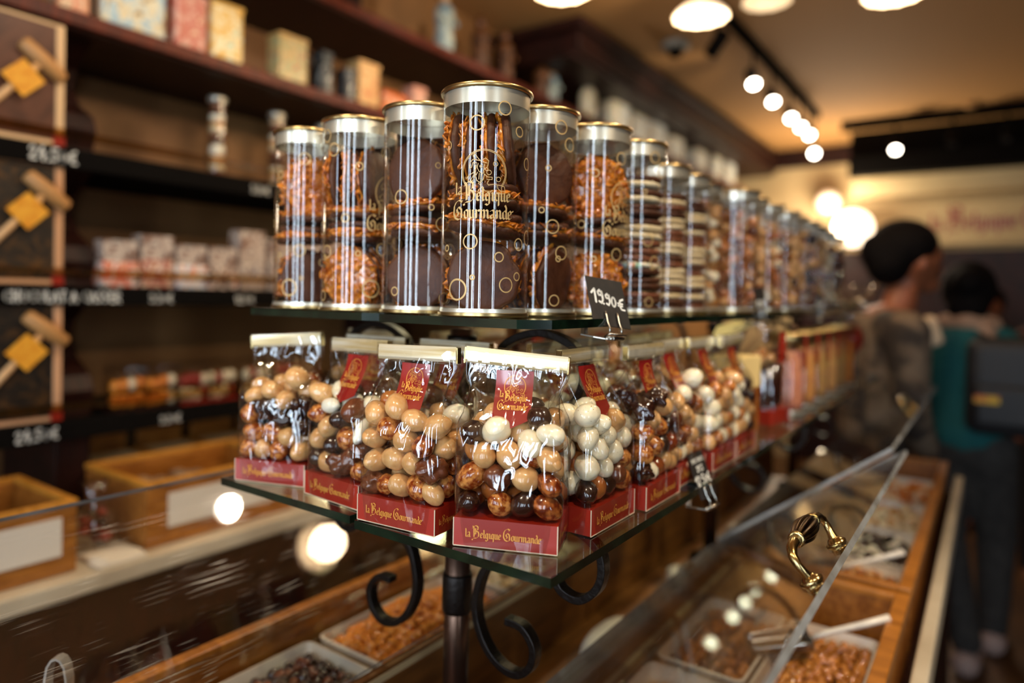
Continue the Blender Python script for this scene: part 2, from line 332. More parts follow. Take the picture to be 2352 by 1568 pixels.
def flatmap(polys,f,mb):
    for pg in polys:
        if len(pg)<3: continue
        mb.add([f(x,y) for x,y in pg],[tuple(range(len(pg)))])
    return mb
def cyl_map(Rr,a0,z0=0): return lambda x,y:(Rr*math.cos(a0+x/Rr),Rr*math.sin(a0+x/Rr),z0+y)
DIG={'1':(.5,[[(0,.65),(.3,1),(.33,0)]]),'9':(.6,[[(.42,.72),(.25,.98),(.06,.8),(.14,.58),(.4,.62),(.42,.9),(.46,.3),(.32,0),(.12,.1)]]),'.':(.26,[[(.08,.02),(.1,.03)]]),
'0':(.6,[arc(.24,.4,.2,0,360,12,.4)]),'€':(.7,[[(.5,.95),(.2,.8),(.1,.4),(.25,.06),(.55,.05)],[(-.02,.55),(.4,.55)],[(0,.36),(.36,.36)]]),'2':(.6,[[(.05,.75),(.2,.98),(.42,.8),(.3,.45),(.0,.02),(.48,.04)]]),
',':(.26,[[(.12,.08),(.04,-.12)]]),'7':(.55,[[(.02,.95),(.42,.95),(.18,0)]]),'5':(.6,[[(.45,.98),(.1,.95),(.08,.58),(.34,.6),(.44,.3),(.26,.02),(.02,.1)]]),'4':(.6,[[(.3,1),(.02,.38),(.5,.4)],[(.36,.62),(.34,0)]]),'3':(.55,[[(.05,.9),(.3,.98),(.38,.75),(.16,.54),(.4,.36),(.3,.05),(.02,.08)]]),' ':(.4,[]),
'C':(.65,[arc(.32,.5,.28,50,310,10,.48)]),'H':(.65,[[(.05,0),(.05,1)],[(.48,0),(.48,1)],[(.05,.5),(.48,.5)]]),'O':(.7,[arc(.3,.5,.26,0,360,12,.48)]),'L':(.55,[[(.05,1),(.05,0),(.42,0)]]),
'A':(.65,[[(0,0),(.25,1),(.5,0)],[(.1,.35),(.4,.35)]]),'T':(.55,[[(0,1),(.48,1)],[(.24,1),(.24,0)]]),'S':(.6,[[(.45,.88),(.2,1),(.06,.75),(.42,.3),(.28,.02),(.02,.1)]]),'E':(.55,[[(.42,1),(.05,1),(.05,0),(.42,0)],[(.05,.5),(.35,.5)]]),
'R':(.6,[[(.05,0),(.05,1),(.4,.85),(.38,.6),(.05,.5),(.45,0)]]),'M':(.75,[[(0,0),(.08,1),(.3,.4),(.52,1),(.6,0)]]),'I':(.3,[[(.1,0),(.1,1)]]),'P':(.55,[[(.05,0),(.05,1),(.38,.9),(.38,.6),(.05,.5)]]),'G':(.65,[arc(.3,.5,.27,50,330,10,.48)+[(.52,.45),(.32,.45)]]),
'N':(.62,[[(.03,0),(.03,1),(.47,0),(.47,1)]]),'B':(.6,[[(.05,0),(.05,1),(.35,.9),(.3,.6),(.05,.52),(.4,.4),(.36,.08),(.05,0)]])}
def chalk(text,h,wd=.07,center=True):
    out=[];x=0
    for ch in text:
        adv,st=DIG[ch]
        out+=[[(px+x,py) for px,py in pg] for pg in line([[(a*h,b*h) for a,b in pl] for pl in st],wd*h)]; x+=adv*h
    d=x/2 if center else 0
    return [[(px-d,py) for px,py in pg] for pg in out]
# ------------------------------------------------------------------ the room
FY=7.0; CE=2.98
m=MB(); m.box(-2.4,3.2,-2.6,FY+.2,-.06,0); struct('floor',m,M['floor'])
m=MB(); m.box(-2.4,3.2,-2.6,FY+.2,CE,CE+.06); struct('ceiling',m,M['ceil'])
m=MB(); m.box(-2.42,-2.32,-2.6,FY+.2,0,CE); struct('wall_left',m,M['wallp'])
m=MB(); m.box(-2.4,3.2,FY,FY+.1,0,CE); struct('wall_far',m,M['plaster'])
# shop front behind the camera: dark frame with tall panes
def paned_wall(name,lo,hi,panes,f):
    """solid wall with tall slots; f(a0,a1,z0,z1) adds a block"""
    m=MB(); f(m,lo,hi,0,.60); f(m,lo,hi,2.64,CE); x=lo
    for c,wd in sorted(panes): f(m,x,c-wd/2-.01,.60,2.64); x=c+wd/2+.01
    f(m,x,hi,.60,2.64); struct(name,m,M['mahog'])
paned_wall('wall_rear',-2.4,3.2,DAY,lambda m,a0,a1,z0,z1:m.box(a0,a1,-2.6,-2.45,z0,z1))
paned_wall('wall_right',-2.6,FY+.2,DAYR,lambda m,a0,a1,z0,z1:m.box(3.08,3.2,a0,a1,z0,z1))
m=MB(); m.box(-2.4,3.2,-2.63,-2.605,.5,2.7); struct('window_1',m,M['glass'])
# lower part of the far wall, dark panelling, and the dark soffit with the sign band
m=MB(); m.box(-1.55,3.1,FY-.06,FY,.0,1.98); struct('trim_1',m,M['mahog'])
m=MB(); m.box(-1.05,3.1,FY-.5,FY-.01,2.60,2.76); m.box(-1.05,3.1,FY-.44,FY-.01,2.76,CE); struct('trim_2',m,M['black'])
m=MB(); m.box(-1.05,3.1,FY-.32,FY-.01,2.44,2.60); struct('trim_3',m,M['plaster'])
m=MB(); m.box(-2.32,3.1,FY-.03,FY,2.80,CE); struct('trim_4',m,M['mahog'])
sg=thing('sign_board','long cream sign band with red blackletter shop name high on the far wall','sign',(0.2,FY-.08,2.02))
m=MB(); m.box(-.98,2.4,-.02,.02,0,.36); m.obj('board',M['plaster'],sg)
m=MB(); flatmap(bletter("la Belgique Gourmande",.085,1.25,-.66,.13),lambda x,y:(x,-.024,y),m); m.obj('lettering',M['red'],sg)
# ------------------------------------------------------------------ wall shelving on the left
SX0,SX1=-2.32,-1.9
shz=[1.16,1.50,1.845,2.19,2.53]
for i,z in enumerate(shz):
    y1=FY-.4 if i>2 else 2.9
    t=thing('wall_shelf',['lowest dark wall shelf edge with white chalk price writing','second dark wall shelf from the bottom, chocolate packs and writing on its edge','third dark wall shelf, striped tubes standing on it','long reddish wooden shelf holding printed gift tins','highest reddish wooden shelf holding the small statues'][i],'shelf',(0,0,z))
    m=MB(); m.box(SX0,SX1-.02,-.6,y1,-.035,0); m.obj('board',M['black'] if i<3 else M['mahog'],t)
    m=MB(); m.box(SX1-.02,SX1,-.6,y1,-.045 if i<3 else -.03,.006); m.obj('front_edge',M['black'] if i<3 else M['mahogtrim'],t,bevel=.003)
    texts={0:[("24.50€",.70,.028),("9.90€",1.03,.022)],1:[("CHOCOLAT A CASSER",.76,.026),("9.90€",1.0,.024),("12.50€",1.26,.02)],2:[("24.50€",.73,.032),("9.90€",1.31,.024)]}.get(i,[])
    if texts:
        for s_,yy,h in texts: m=MB(); flatmap(chalk(s_,h,.085),lambda a,b,yy=yy,h=h:(SX1+.0012,yy+a,-.035+b),m); m.obj('chalk_writing',M['chalk'],t)
        r=MB(); r.box(SX1-.006,SX1-.002,-.6,2.9,.03,.05); r.obj('guard_rail',film('rail_clear',(.8,.66,.42),k=1,base=.1,rough=.1),t)
# uprights with a scalloped front edge
prof=[]
for z0 in (1.18,1.52,1.865):
    prof+= [(-1.97,z0),(-1.95,z0+.05),(-1.97,z0+.09),(-2.05,z0+.13),(-2.09,z0+.18),(-2.07,z0+.23),(-1.99,z0+.28),(-1.93,z0+.30)]
poly=[(-2.32,.9),(-1.97,.9)]+prof+[(-1.93,2.18),(-2.32,2.18)]
for k,y in enumerate((.765,2.02,3.3)):
    m=MB(); T=Matrix(((1,0,0,0),(0,0,1,y),(0,1,0,0),(0,0,0,1))); m.prism(poly,0,.085,T)
    tag(m.obj('shelf_upright',M['mahog'],bevel=.003),['dark scalloped wooden upright beside the boxed chocolate slabs','dark scalloped upright behind the tubes of biscuits','dark scalloped upright deeper in the shop'][k],'shelf upright')
for k,y in enumerate((1.95,3.15)):
    m=MB(); m.box(-2.31,-2.27,y,y+.10,2.54,2.73 if y>3 else CE); struct('trim_%d'%(5+k),m,M['mahog'])
# cornice beam
m=MB(); m.box(-2.31,-1.76,3.05,FY-.04,2.76,2.87); m.box(-2.31,-1.72,3.0,FY-.04,2.87,2.92)
m.box(-2.31,-1.79,3.02,FY-.04,2.735,2.76); tag(m.obj('cornice_beam',M['mahog'],bevel=.006),'dark reddish wooden cornice beam running along the wall below the ceiling','beam')
# hammer boxes
hb=[M['mahog'],M['blackcard'],M['blackcard']]
faces=[voro('slab_print_a',['#3a1c0e','#5b3320','#4a2816'],6),voro('slab_print_b',['#14100c','#2a2016','#5a3a16'],30),voro('slab_print_c',['#100d0a','#1d1711','#4a3014'],26)]
for k,(z0,lab) in enumerate(((1.852,'top brown gift box with a wooden hammer and amber tag, on the third shelf'),(1.507,'middle dark gift box with wooden hammer and amber tag, pale frame'),(1.167,'bottom dark gift box with wooden hammer and amber tag, on lowest shelf'))):
    t=thing('hammer_box',lab,'gift box',(-1.915,.60,z0),0,'boxed chocolate slabs with hammers')
    h=.30
    m=MB(); m.box(-.05,-.004,-.155,.155,0,h); m.obj('box',M['blackcard'],t)
    m=MB(); m.box(-.05,.002,.138,.157,0,h); m.box(-.05,.002,-.157,-.138,0,h); m.box(-.05,.002,-.138,.138,0,.012); m.box(-.05,.002,-.138,.138,h-.008,h); m.obj('frame',mat('box_frame%d'%k,['#d8b080','#c89468','#cf9c72'][k],.5),t,bevel=.002)
    m=MB(); m.box(-.004,-.001,-.138,.138,.012,h-.008); m.obj('slab_picture',faces[k],t)
    hx=MB(); D=Vector((0,.64,.77)).normalized(); c=Vector((.006,.034+.012*(k>0),.111+.03*(k>0))); 
    hx.tube([c-D*.125,c+D*.10],.009,10); hm=hx.obj('hammer_handle',mat('hammer_wood%d'%k,'#d9ab78',.5),t,True)
    E_=Vector((0,.78,-.62)); hc=c+D*.115; hx=MB(); hx.tube([hc-E_*.057,hc-E_*.052,hc,hc+E_*.052,hc+E_*.057],[.012,.017,.02,.017,.012],14); hx.obj('hammer_head',mat('hammer_head_wood%d'%k,'#b9854c',.5),t,True)
    m=MB(); cc=c+D*.045; m.prism([(.046,0),(0,.046),(-.046,0),(0,-.046)],.010,.0125,Matrix(((0,0,1,cc.x),(1,0,0,cc.y),(0,1,0,cc.z),(0,0,0,1)))); m.obj('paper_tag',mat('amber_tag%d'%k,'#d98c12',.6,col2='#e8a52a',scale=60),t)
    m=MB(); m.box(-.05,.004,.132,.158,-.0,.026); m.obj('red_corner',M['red'],t)
# thin striped tubes of sweets on the third shelf
stripe=[M['cream'],M['choc'],M['n_tan'],M['milk'],M['n_white']]
def thin_tube(y,lab,dz=.3):
    t=thing('sweets_tube',lab,'tube',(-2.03,y,1.846),0,'thin clear tubes of sweets on the wall shelf')
    m=MB(); m.lathe([(.026,0),(.026,.25)],24,cap=False); m.obj('clear_tube',M['tube'],t,True)
    m=MB(); m.lathe([(.028,.25),(.028,.265),(.022,.268)],24); m.obj('lid',M['tinlid'],t,True)
    z=.006;k=0
    for hgt in (.028,.022,.026,.034,.020,.018,.022,.016,.02,.016,.014):
        m=MB(); m.lathe([(.012,z),(.022,z+hgt*.15),(.023,z+hgt*.5),(.022,z+hgt*.85),(.012,z+hgt)],16); m.obj('sweet',stripe[(k*2+int(y*7))%5],t,True); z+=hgt;k+=1
thin_tube(1.24,'left striped clear tube of sweets on the third wall shelf')
thin_tube(1.46,'striped clear tube of sweets beside the left tin cylinder')
thin_tube(1.66,'striped clear tube of sweets just showing above the left tin')
# packs on the second shelf and balls packs on the lowest
cols=[['#e8b090','#d85a30','#f0e4d6','#3a2a2a'],['#f0dcc8','#9a3018','#e8c8a8','#5a4a4a'],['#e0744a','#f4e8da','#c8d8e8','#a04020'],['#d8b8a0','#402828','#efe0d0','#c04a28'],['#40405a','#c8b8a8','#806858','#e8d8c8'],['#c8b09a','#70605a','#e0d0c0','#584848']]
for k,y in enumerate((.90,1.00,1.10,1.20,1.30,1.41,1.52,1.63)):
    t=thing('chocolate_pack',['orange and white printed chocolate pack at the left end of the second shelf','second printed chocolate pack on the wall shelf, white and brown','third printed chocolate pack on the wall shelf, orange and pale blue','fourth printed chocolate pack on the wall shelf, dark topped','fifth printed pack, blue grey top, near the left tin','pale greyish printed pack behind the left tin','printed pack on the second shelf hidden behind the tins','last printed pack on the second shelf behind the tins'][k],'package',(-1.95,y,1.501),0,'printed chocolate packs on the second wall shelf')
    hh=.13+.02*(k%3==1)+(.04 if k>3 else 0)
    m=MB(); m.box(-.03,.03,-.046,.046,0,hh*.55); m.obj('carton',voro('pack%d'%k,cols[k%6],22),t,bevel=.002)
    m=MB(); m.box(-.028,.028,-.044,.044,hh*.55,hh); m.obj('picture_top',voro('packtop%d'%k,['#3a2a2a','#8a6a5a','#d0c0b0','#2a2a3a'],30),t)
for k,(y,c1,lab) in enumerate(((.93,'n_orange','clear pack of orange nut clusters with a cream ball'),(1.02,'n_orange','second clear pack of orange nut clusters on the lowest shelf'),(1.12,'n_cream','clear pack of cream and red balls on the lowest shelf'),(1.21,'n_cream','clear pack of cream and red balls behind the left bag'),(1.33,'n_cream','clear pack of cream balls at the back behind the bags'),(1.45,'n_milk','clear pack of brown balls at the back behind the bags'))):
    t=thing('sweets_pack',lab,'package',(-1.95,y,1.161),0,'clear packs of sweets on the lowest wall shelf')
    m=MB(); m.box(-.03,.03,-.044,.044,0,.012); m.obj('tray',M['red'] if k>1 else M['mahog'],t)
    rnd=random.Random(k)
    for j in range(4):
        for q in range(2):
            m=MB(); m.ball((.008,-.033+.022*j,.03+.045*q+rnd.uniform(-.004,.004)),(.016,.0135,.019),8,12); m.obj('sweet',M[c1] if rnd.random()<.5 else M['n_cream' if rnd.random()<.4 else ('n_orange' if k<2 else 'red')],t,True)
    m=MB(); m.box(-.031,.031,-.046,.046,.012,.125); m.obj('wrapper',M['clear'],t)
# printed gift tins on the reddish shelf
tn=[(.79,.075,.11,['#8a5a3a','#d8b890','#c86a40','#e8d8b0']),(.94,.17,.20,['#7aa0b8','#a8c0c8','#e0d0a8','#6a5040']),(1.10,.10,.17,['#d8b8a0','#c89080','#b0483a','#e0c8a8']),(1.22,.10,.18,['#e8c070','#d8a850','#e8e0b8','#8ab0a0']),
(1.46,.11,.16,['#e8e0c0','#c8a060','#a8b080','#c84a28']),(1.60,.05,.15,['#10181c','#20282c','#d8d8d0']),(1.71,.04,.12,['#0c1014','#303438','#e0dcd0']),(1.80,.10,.17,['#e8c890','#d8a868','#c8603a']),(1.94,.13,.09,['#e8a868','#d86a30','#f0e0c8']),(2.08,.07,.15,['#e8c8b0','#d89880','#e8dcc8'])]
nm=['small reddish printed tin at the far left of the reddish shelf','wide pale blue landscape gift tin on the reddish shelf','pink figure printed gift tin beside the blue landscape one','yellow and green printed gift tin right of the pink one','cream painted gift tin with a red patch','black and white tall gift tin','black tin with white stroke beside the cream ones','rounded cream tin with reddish heading above the second tin cylinder','low orange printed tin behind the tin cylinders','pinkish rounded tin next to the tallest tin cylinder']
for k,(y,wd,h,cl) in enumerate(tn):
    t=thing('gift_tin',nm[k],'tin',(-1.975,y,2.197),R(-6+4*(k%3)),'printed gift tins on the reddish shelf')
    m=MB(); m.box(-.04,.035,-wd/2,wd/2,0,h); m.obj('body',voro('tinprint%d'%k,cl,14),t,bevel=.008)
    m=MB(); m.box(.0352,.0362,-wd/2+.012,wd/2-.012,.014,h-.016); m.obj('picture',voro('tinpic%d'%k,cl[::-1],26),t)
    m=MB(); m.box(-.042,.037,-wd/2-.002,wd/2+.002,h-.012,h+.003); m.obj('lid',mat('tinlidc%d'%k,cl[1],.4),t,bevel=.003)
fn=[(3.95,.24),(4.25,.22),(4.55,.25),(4.9,.2),(5.4,.2),(5.8,.22),(6.15,.25)]
for k,(y,h) in enumerate(fn):
    t=thing('gift_tin','pale printed tin in the bright row under the beam, number %s from the left'%['one','two','three','four','five','six','seven'][k],'tin',(-2.0,y,2.537),0,'pale printed tins under the beam')
    m=MB(); m.box(-.06,.05,-.11,.11,0,h*.8); m.obj('body',voro('ft%d'%k,['#f4f0e4','#c8d0d0','#e8d8b8','#b08060'],9),t,bevel=.01)
    m=MB(); m.box(-.062,.052,-.112,.112,h*.8,h*.86); m.obj('lid',M['n_cream'],t,bevel=.004)
# statues on the highest shelf
def statue(y,h,kind,lab):
    t=thing('statue',lab,'statue',(-2.03,y,2.537),0,'small statues on the highest shelf')
    mm=mat('statue_%s%d'%(kind,int(y*100)),{'white':'#c8ccb8','brown':'#7a4a24'}[kind],.5,col2={'white':'#7a94a0','brown':'#3a200e'}[kind],scale=18)
    m=MB(); m.lathe([(.05,0),(.055,.02),(.04,.04)],20); m.obj('base',mm,t,True)
    m=MB(); m.lathe([(.036,.03),(.045,.08),(.036,h*.45),(.044,h*.62),(.04,h*.72),(.016,h*.79),(.014,h*.81)],20); m.obj('body',mm,t,True)
    m=MB(); m.ball((0,0,h*.87),(.024,.024,.032)); m.lathe([(.022,h*.89),(.018,h*.94),(.005,h)],14); m.obj('head',M['n_tan'] if kind=='white' else mm,t,True)
    for s_ in(-1,1): m=MB(); m.tube([(.0,s_*.04,h*.7),(.02,s_*.058,h*.55),(.045,s_*.03,h*.5)],[.014,.013,.009],8); m.obj('arm',mm,t,True)
statue(2.32,.33,'white','pale painted statue standing first on the highest shelf')
statue(2.58,.30,'brown','dark slim brown statue right of the pale one')
statue(2.78,.30,'brown','second slim brown statue with round belly')
statue(3.12,.26,'brown','short brown statue before the beam')
statue(3.22,.24,'white','smaller pale painted statue near the beam end')
# lit panel above, wall above shelves
for k,y in enumerate((3.55,3.85)):
    m=MB(); m.lathe([(.05,0),(.05,.16),(.03,.2)],20,Matrix.Translation((-1.98,y,2.537))); tag(m.obj('storage_jar',M['n_cream'],None,True),['white jar under the beam end','second white jar under the beam'][k],'jar')
# bins with small black cards and marble back counter
m=MB(); m.box(-2.31,-1.56,-.8,3.0,0,.86); tag(m.obj('back_counter',M['mahog'],bevel=.004),'dark cupboard base below the marble back counter','cupboard')
m=MB(); m.box(-2.31,-1.53,-.8,3.0,.862,.9); tag(m.obj('marble_worktop',M['marble'],bevel=.004),'pale marble worktop of the back counter','worktop')
for k,y in enumerate((.93,1.10,1.27,1.44)):
    t=thing('wooden_bin',['yellow oak bin with black card, nearest the dark upright','second oak bin with black card on the back counter','third oak bin on the back counter','last oak bin behind the stand'][k],'bin',(-1.98,y,.902),0,'oak bins standing under the lowest shelf')
    m=MB(); m.box(-.12,.10,-.08,.08,0,.012); m.box(-.12,.10,-.08,-.07,0,.13); m.box(-.12,.10,.07,.08,0,.13); m.box(-.12,-.11,-.07,.07,0,.20); m.box(.09,.10,-.07,.07,0,.15); m.obj('box',M['oak'],t,bevel=.002)
    m=MB(); m.box(.1005,.103,-.02,.02,.07,.11); m.obj('price_card',M['blackcard'],t)
    m=MB(); m.box(-.10,.085,-.068,.068,.1,.125); m.obj('paper_lining',M['plaster'],t)
def openbox(y0,y1,lab):
    t=thing('display_box',lab,'wooden box',(-1.72,(y0+y1)/2,.902),0,'open oak boxes on the marble counter'); L=(y1-y0)/2
    m=MB(); m.box(-.16,.145,-L,L,0,.014); m.box(.13,.145,-L,L,.014,.14); m.box(-.16,-.145,-L,L,.014,.14); m.box(-.145,.13,-L,-L+.014,.014,.14); m.box(-.145,.13,L-.014,L,.014,.14); m.obj('box',M['oak'],t,bevel=.002)
    m=MB(); m.box(.13,.147,-L-.002,L+.002,.14,.152); m.box(-.162,-.145,-L-.002,L+.002,.14,.152);m.box(-.145,.13,-L-.002,-L+.016,.14,.152);m.box(-.145,.13,L-.016,L+.002,.14,.152); m.obj('rim',mat('light_oak%d'%int(y0*100),'#c98a35',.4,col2='#b0721f',scale=12,stretch=(1,6,1)),t,bevel=.002)
    m=MB(); m.box(.1455,.148,-L+.05,L-.03,.04,.12); m.obj('window_pane',M['ceramic'],t)
    for j in range(5):
        q=MB(); q.box(-.1,.1,-L+.03+j*.05,-L+.07+j*.05,.016,.10+.01*(j%2)); q.obj('sweets_packet',voro('bx%d%d'%(int(y0*100),j),['#c8b8a0','#7a5a3a','#e0d4c0'],20),t,bevel=.01)
openbox(.30,.655,'left open oak box on the marble counter, at the photo\'s left edge')
openbox(.80,1.20,'right open oak box on marble counter behind the left glass shelf')
# small cellophane pouch of red sweets between the boxes
t=thing('sweets_pouch','small clear pouch of red sweets between the two oak boxes','pouch',(-1.66,.725,.902))
m=MB(); m.lathe([(.035,0),(.045,.03),(.04,.09),(.012,.12),(.03,.16)],16); m.obj('pouch',M['clear'],t,True)
for j in range(10):
    rnd=random.Random(j); m=MB(); m.ball((rnd.uniform(-.02,.02),rnd.uniform(-.02,.02),.018+.008*j),(.014,.014,.012),8,10); m.obj('sweet',M['red'] if j%3 else M['n_dark'],t,True)
t=thing('paper_stack','crumpled white paper lying on marble between the oak boxes','paper',(-1.60,.735,.902)); m=MB(); m.box(-.05,.06,-.05,.05,0,.006); m.box(-.04,.05,-.045,.04,.006,.011,Matrix.Rotation(R(12),4,'Z')); m.obj('sheets',M['paper'],t)
# ------------------------------------------------------------------ ceiling fittings
M['shade_off_glow']=mat('unlit_pendant_glow','#f4e8d0',.35,emit='#ffdcb4',estr=.25)  # unlit pendant's paleness put in as a faint glow of its own
def pendant(x,y,z,lab,sc_=1.0,on=True):
    t=thing('pendant_lamp',lab,'lamp',(x,y,z),0,'milk glass pendant lamps'); sc_*=.67; t.scale=(sc_,)*3
    m=MB(); n=48; vs=[];fs=[]
    prof=[(.028,.075),(.05,.066),(.09,.044),(.125,.012),(.135,-.006),(.128,-.010),(.085,.026),(.045,.05),(.02,.058)]
    for r_,z_ in prof:
        for i in range(n):
            a=2*PI*i/n; k=1+.015*math.cos(12*a)*(r_/.135)**2; vs.append((r_*k*math.cos(a),r_*k*math.sin(a),z_-.002*math.cos(12*a)*(r_/.135)**2))
    for j in range(len(prof)-1):
        for i in range(n): q=(i+1)%n; fs.append((j*n+i,j*n+q,(j+1)*n+q,(j+1)*n+i))
    m.add(vs,fs); m.obj('glass_shade',M['shade' if on else 'shade_off_glow'],t,True)
    m=MB(); m.ball((0,0,.022),(.026,.026,.03)); m.obj('bulb',M['bulb' if on else 'ceramic'],t,True)
    m=MB(); m.lathe([(.03,.073),(.03,.10),(.012,.115)],20); m.obj('socket',M['brass'],t,True)
    m=MB(); m.tube([(0,0,.11),(0,0,(CE-z)/sc_)],.004,8); m.obj('cord',M['black'],t)
    if on: point('pendant_light',(x,y,z-.07),7,.06,WARM)
pendant(-1.09,1.78,2.43,'pendant lamp cut off at the top, left of the other lamps')
pendant(-.805,2.185,2.43,'round lit pendant lamp directly above the track spots')
pendant(-.27,2.38,2.45,'rightmost pendant lamp at the top edge of the photo')
pendant(-.66,2.42,2.53,'unlit pale pendant half hidden behind the middle lit one',.9,False)
pendant(-.905,1.69,2.47,'pendant lamp mirrored in the left acrylic lid beside the post')
# track with spotlights
for k_,(y_) in enumerate((1.47,)):
    t=thing('ceiling_spotlight','bright ceiling spot mirrored in the left lid near the leftmost bag','spotlight',(-1.155,y_,2.62)); m=MB(); m.lathe([(.04,.08),(.045,0),(.042,-.004),(.0001,-.001)],24,cap=False); m.obj('housing',M['black'],t,True); m=MB(); m.lathe([(.0001,-.006),(.041,-.006)],24,cap=False); m.obj('lamp_face',M['bulb'],t); m=MB(); m.tube([(0,0,.07),(0,0,CE-2.62)],.008,8); m.obj('stem',M['black'],t); spot('ceiling_light',(-1.155,y_,2.60),(-.82,.75,.95),34,60)

m=MB(); m.box(-1.17,-1.13,3.1,5.7,2.93,2.978); tag(m.obj('lighting_track',M['black']),'black ceiling track carrying the row of lit spots','track')
m=MB(); m.box(-1.05,1.6,6.10,6.14,2.90,2.978); tag(m.obj('lighting_track',M['black']),'black ceiling track crossing before the far soffit','track')
def tspot(x,y,z,tgt,lab,lit=True,zc=2.93,grp='black track spotlights',rr=.035,pw=9):
    t=thing('track_spotlight',lab,'spotlight',(x,y,z),0,grp)
    d=(Vector(tgt)-Vector((x,y,z))).normalized(); q=d.to_track_quat('-Z','Y').to_matrix().to_4x4()
    m=MB(); m.lathe([(rr*.6,.075),(rr,.065),(rr,-.055),(rr*.86,-.058),(rr*.84,-.05)],24,q,cap=False); m.lathe([(rr*.6,.075),(.0001,.076)],24,q,cap=False); m.obj('housing',M['black'],t,True)
    m=MB(); m.lathe([(.0001,-.05),(rr*.84,-.05)],24,q,cap=False); m.obj('lamp_face',M['bulb'] if lit else M['blackcard'],t)
    m=MB(); m.tube([(0,0,0),(0,.0,zc-z)],.008,8); m.obj('stem',M['black'],t)
    if lit and pw: spot('track_light',Vector((x,y,z))+d*.065,tgt,pw,55,WARM2,.03)
sp=[(-1.155,3.36,'first unlit-looking black spot, nearest on the wall side track',0,(-2.1,4.0,2.0)),(-1.155,3.98,'second spot on the track, its round face glowing',1,(-.35,2.6,.9)),(-1.155,4.40,'third spot on the track, glowing',1,(-.35,2.9,.9)),(-1.155,4.86,'fourth spot on the track, glowing, partly hidden',1,(-.3,3.2,.9)),(-1.155,5.15,'fifth spot on the track, glowing in the cluster',1,(-.3,3.4,.9)),(-1.155,5.42,'sixth spot on the track, glowing in the cluster',1,(-.2,3.6,.9)),(-1.155,5.62,'last spot on the track, lowest glowing disc',1,(-.3,3.0,1.2))]
for x,y,lab,lit,tg in sp: tspot(x,y,2.77 if y<5.5 else 2.66,tg,lab,bool(lit),pw=8)
for k,(x,lit) in enumerate(((-.66,1),(-.28,0),(.05,0))): tspot(x,6.12,2.74,(-.3,4.2,1.0),['lit spot on the crossing track above the sign','dark spot on the crossing track right of the lit one','dark spot on the crossing track at the right edge'][k],bool(lit),2.91,'spots on the crossing track',pw=12)
t=thing('dome_camera','small grey ceiling dome with a dark lens beside the track','dome camera',(-1.53,3.76,CE)); m=MB(); m.lathe([(.08,0),(.08,-.03),(.055,-.04)],28); m.obj('mount',mat('domegrey','#8a8478',.5),t,True); m=MB(); m.ball((0,0,-.045),(.045,.045,.045)); m.obj('lens_dome',M['black'],t,True)
m=MB(); m.lathe([(.05,0),(.05,-.02),(.03,-.03)],24,Matrix.Translation((-.17,6.0,CE))); tag(m.obj('smoke_detector',M['ceil'],None,True),'faint round detector on the brown ceiling at right','detector')
# bright lit wall corner with globe lamps
for k,(x,y,z,r_) in enumerate(((-1.02,6.62,2.16,.16),(-1.25,6.75,2.42,.10))):
    t=thing('globe_lamp',['large glowing white globe on the far wall above the cap','smaller glowing lamp on the far wall left of the sign'][k],'lamp',(x,y,z)); m=MB(); m.ball((0,0,0),r_,16,24); m.obj('globe',M['shade'] if k else mat('globe_glass','#fff2df',.4,emit='#ffe2c0',estr=3.2),t,True)
    m=MB(); m.lathe([(.05,-.01),(.05,.02)],16,Matrix.Translation((0,r_-.02,0))@Matrix.Rotation(PI/2,4,'X')); m.tube([(0,r_*.8,0),(0,FY-y,0)],.02,8); m.obj('bracket',M['brass'],t)
point('globe_light',(-1.15,6.35,2.20),48,.12,(1,.85,.62))
